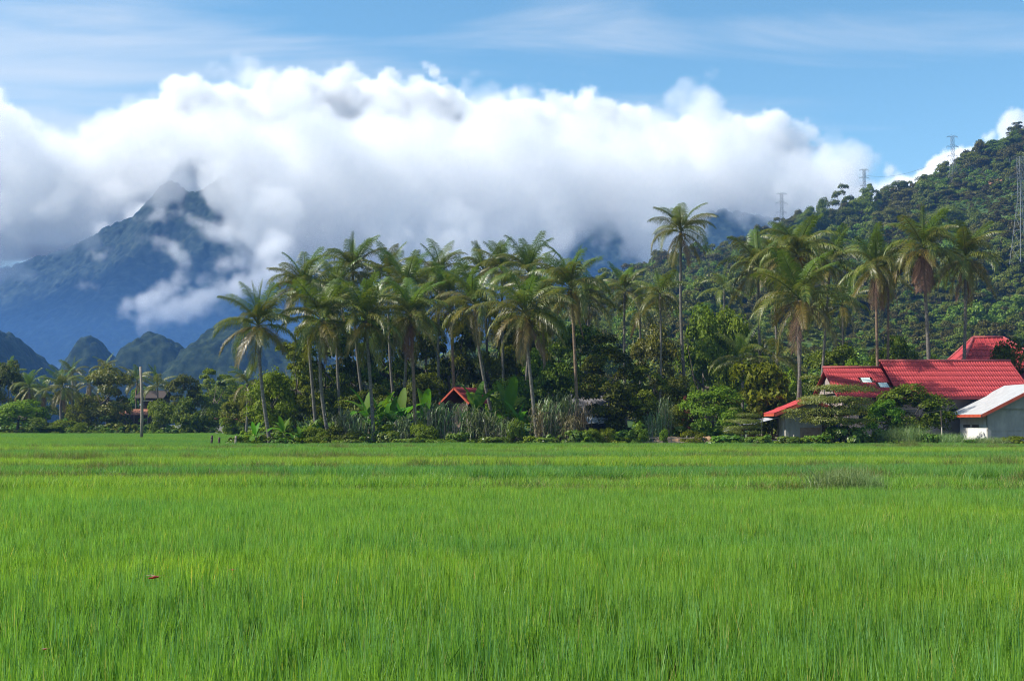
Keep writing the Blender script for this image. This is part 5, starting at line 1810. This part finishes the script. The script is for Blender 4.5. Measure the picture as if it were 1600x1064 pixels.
eb = link('earth_bank', np_mesh('earth_bank', np.stack([BX.ravel() + bk.x, BY.ravel() + 84.0, BZ.ravel() + 0.48], 1), grid_faces(24, 7), plain_mat('tan_earth', (0.32, 0.19, 0.10), (0.42, 0.27, 0.15), 3, 0.95), True))
tag(eb, kind='structure')

f2 = at(1545, 690, 80.4)
bf = empty('bamboo_fence', (f2.x, 80.4, gz(f2.x, 80.4)), 0, 'low grey bamboo fence before the annex at right edge', 'fence')
fl2 = at(1612, 690, 80.4).x - f2.x
for k in range(20):
    x_ = fl2 * k / 19
    MB().box(x_ - 0.05, x_ + 0.05, 0, 0.03, -0.1, 0.48 + 0.07 * math.sin(k * 5.1) + (0.3 if k == 2 else 0)).build('slat', M['greywood'], bf)
for z_ in (0.15, 0.38):
    MB().box(-0.1, fl2, 0.035, 0.07, z_, z_ + 0.05).build('rail', M['greywood'], bf)

p = at(1472, 690, 81.5)
mp_ = empty('thin_post', (p.x, 81.5, gz(p.x, 81.5)), 0, 'thin dark-topped post with drooping cable left of the annex', 'post')
hh = at(1472, 641, 81.5).z - gz(p.x, 81.5)
MB().tube([(0, 0, -0.2), (0, 0, hh * 0.55)], 0.035, 6).build('lower_shaft', M['palewood'], mp_)
MB().tube([(0, 0, hh * 0.551), (-0.03, 0, hh)], 0.045, 6).build('upper_shaft', M['darkwood'], mp_)
cab = [(-0.03 + 1.1 * t_, 0.3 * t_, hh + 0.45 * t_ * t_) for t_ in np.linspace(0, 1, 7)]
MB().tube(cab, 0.018, 5).build('cable', M['wire'], mp_)
cab = [(-0.03 - 2.2 * t_, 0.5 * t_, hh - 0.55 * t_ + 0.25 * t_ * t_) for t_ in np.linspace(0, 1, 7)]
MB().tube(cab, 0.018, 5).build('cable', M['wire'], mp_)
p = at(1240, 690, 82.0)
mq = empty('white_post', (p.x, 82.0, gz(p.x, 82.0)), 0, 'short pale post among vines before the outbuilding', 'post')
MB().tube([(0, 0, -0.2), (0.0, 0, 0.5), (0.02, 0, 0.78)], [0.05, 0.05, 0.045], 7).build('shaft', M['palewood'], mq)
MB().tube([(0.02, 0, 0.781), (0.02, 0, 0.82)], [0.055, 0.03], 7).build('cap', M['greywood'], mq)

# white cloth on a line and a blue drum by the porch
p = at(1314, 668, 86.5)
cl = empty('hanging_cloth', (p.x, 86.5, 0.5), 0, 'white cloth hanging by the porch beside the tiered tree', 'cloth')
ch = at(1314, 641, 86.5).z - 0.5
nx_, nz_ = 9, 7
U, W_ = np.meshgrid(np.linspace(-0.2, 0.2, nx_), np.linspace(0, 1, nz_))
link('sheet', np_mesh('sheet', np.stack([U.ravel(), (0.06 * np.sin(U * 28) * W_ + 0.02).ravel(), (ch - W_ * 0.9).ravel()], 1), grid_faces(nx_, nz_), M['cloth'], True), cl)
MB().tube([(-0.5, 0, ch + 0.02), (0.5, 0, ch + 0.03)], 0.012, 5).build('line', M['wire'], cl)
for x_ in (-0.5, 0.5):
    MB().tube([(x_, 0, -0.2), (x_, 0, ch + 0.04)], 0.035, 6).build('post', M['palewood'], cl)
p = at(1309, 662, 86.0)
dr = empty('blue_drum', (p.x, 86.0, 0.5), 0, 'small blue plastic drum beside the white cloth', 'drum')
dz = at(1309, 656, 86).z - 0.5
MB().tube([(0, 0, 0), (0, 0, 0.06), (0, 0, dz - 0.1), (0, 0, dz)], [0.15, 0.17, 0.17, 0.12], 12).build('body', M['blue'], dr, smooth=True)
MB().tube([(0, 0, dz + 0.001), (0, 0, dz + 0.05)], 0.06, 8).build('lid', M['blue'], dr)


# ------------------------------------------------------------------ pylons on the hill
def pylon(px, top, base, Y, label):
    """Lattice steel tower: four splayed legs, bracing and three pairs of cross-arms."""
    a, b_ = at(px, top, Y), at(px, base, Y)
    h = a.z - b_.z
    zb = b_.z - 2.0
    h += 2.0
    root = empty('power_pylon', (a.x, Y, zb), R(12), label, 'pylon', 'steel pylons on the hill')
    w0, w1 = h * 0.085, h * 0.022
    r_ = max(0.06, 0.000115 * Y)

    def cor(t_):
        w = w0 + (w1 - w0) * min(1, t_ / 0.62)
        return [Vector((sx * w, sy * w, h * t_)) for sx, sy in ((-1, -1), (1, -1), (1, 1), (-1, 1))]

    lev = [0, 0.16, 0.31, 0.45, 0.56, 0.66, 0.75, 0.84, 0.92, 1.0]
    for k in range(4):
        MB().tube([cor(t_)[k] for t_ in lev], r_, 4).build('leg', M['steel'], root)
    br = MB()
    for t0, t1 in zip(lev[:-1], lev[1:]):
        c0, c1 = cor(t0), cor(t1)
        for k in range(4):
            j = (k + 1) % 4
            br.tube([c0[k], c1[j]], r_ * 0.55, 3)
            br.tube([c0[j], c1[k]], r_ * 0.55, 3)
            br.tube([c1[k], c1[j]], r_ * 0.55, 3)
    br.build('bracing', M['steel'], root)
    for t_, arm in ((0.64, 0.10), (0.81, 0.12), (0.985, 0.11)):
        ar = MB()
        for s in (-1, 1):
            tip = Vector((s * (arm * h), 0, h * t_))
            for sy in (-1, 1):
                ar.tube([Vector((s * w1, sy * w1, h * t_)), tip], r_ * 0.8, 3)
                ar.tube([Vector((s * w1, sy * w1, h * (t_ + 0.035))), tip], r_ * 0.7, 3)
        cr = ar.build('cross_arm', M['steel'], root)
        for s in (-1, 1):
            MB().tube([(s * arm * h, 0, h * t_ - 0.05), (s * arm * h, 0, h * t_ - 0.035 * h)], r_ * 0.7, 5).build('insulator', M['steel'], cr)
    return root


def wire_between(a, b_, sag, label):
    pts = [a.lerp(b_, t_) - Vector((0, 0, sag * 4 * t_ * (1 - t_))) for t_ in np.linspace(0, 1, 15)]
    w = MB().tube(pts, 0.05, 4).build('power_line', M['wire'])
    return tag(w, label, 'power line', 'power lines on the hill')


pylon(1488, 213, 292, 505, 'tall steel pylon on the ridge against white cloud')
pylon(1350, 265, 330, 620, 'distant pylon rising behind the ridge trees')
pylon(1221, 302, 380, 640, 'farthest pylon showing just above the tall palms')
pylon(1594, 246, 400, 330, 'lattice pylon on the slope at the right edge')
A1, B1, C1 = at(1594, 270, 330), at(1488, 240, 505), at(1350, 274, 620)
for k, (dx_, lab) in enumerate(((-3.0, 'near power line sagging from edge pylon to ridge pylon'), (3.0, 'second power line between edge pylon and ridge pylon'))):
    wire_between(A1 + Vector((dx_, 0, 0)), B1 + Vector((dx_, 0, 0)), 5.0, lab)
wire_between(B1, C1, 4.0, 'power line running from tall ridge pylon to distant pylon')

# ------------------------------------------------------------------ red dragonflies over the rice
for px, py, Y, rz_, sc_, label in ((242, 902, 7.2, 1.15, 1.6, 'dark red dragonfly hovering over the near rice'), (363, 890, 7.8, 1.9, 0.75, 'faint second dragonfly right of the dark red one'),
                                   (71, 1014, 5.3, 1.2, 0.55, 'small orange dragonfly low at the left of the rice')):
    p = at(px, py, Y)
    d_ = empty('dragonfly', p, rz_, label, 'dragonfly', 'dragonflies over the rice')
    d_.scale = (sc_,) * 3
    MB().tube([(0.012, 0, 0.001), (0.008, 0, 0.002), (0.002, 0, 0.002), (-0.006, 0, 0.001), (-0.016, 0, 0), (-0.03, 0, 0.001), (-0.034, 0, 0.001)],
              [0.002, 0.0045, 0.005, 0.0045, 0.003, 0.0026, 0.001], 8).build('body', M['dragonfly'], d_, smooth=True)
    MB().tube([(0.0115, 0, 0.001), (0.0135, 0, 0.001), (0.0165, 0, 0.0005), (0.018, 0, 0)], [0.002, 0.0042, 0.0038, 0.001], 8).build('head', M['dragonfly'], d_, smooth=True)
    for s in (-1, 1):
        for x_, sw in ((0.006, 0.25), (-0.002, -0.2)):
            pts = [(x_ + 0.003, 0.003 * s), (x_ + 0.005 + sw * 0.012, 0.018 * s), (x_ + 0.003 + sw * 0.03, 0.032 * s), (x_ - 0.004 + sw * 0.03, 0.031 * s), (x_ - 0.006 + sw * 0.012, 0.016 * s), (x_ - 0.003, 0.003 * s)]
            MB().slab([(a_, b__, 0.005 + 0.1 * abs(b__)) for a_, b__ in pts], 0.0004).build('wing', M['wing'], d_)
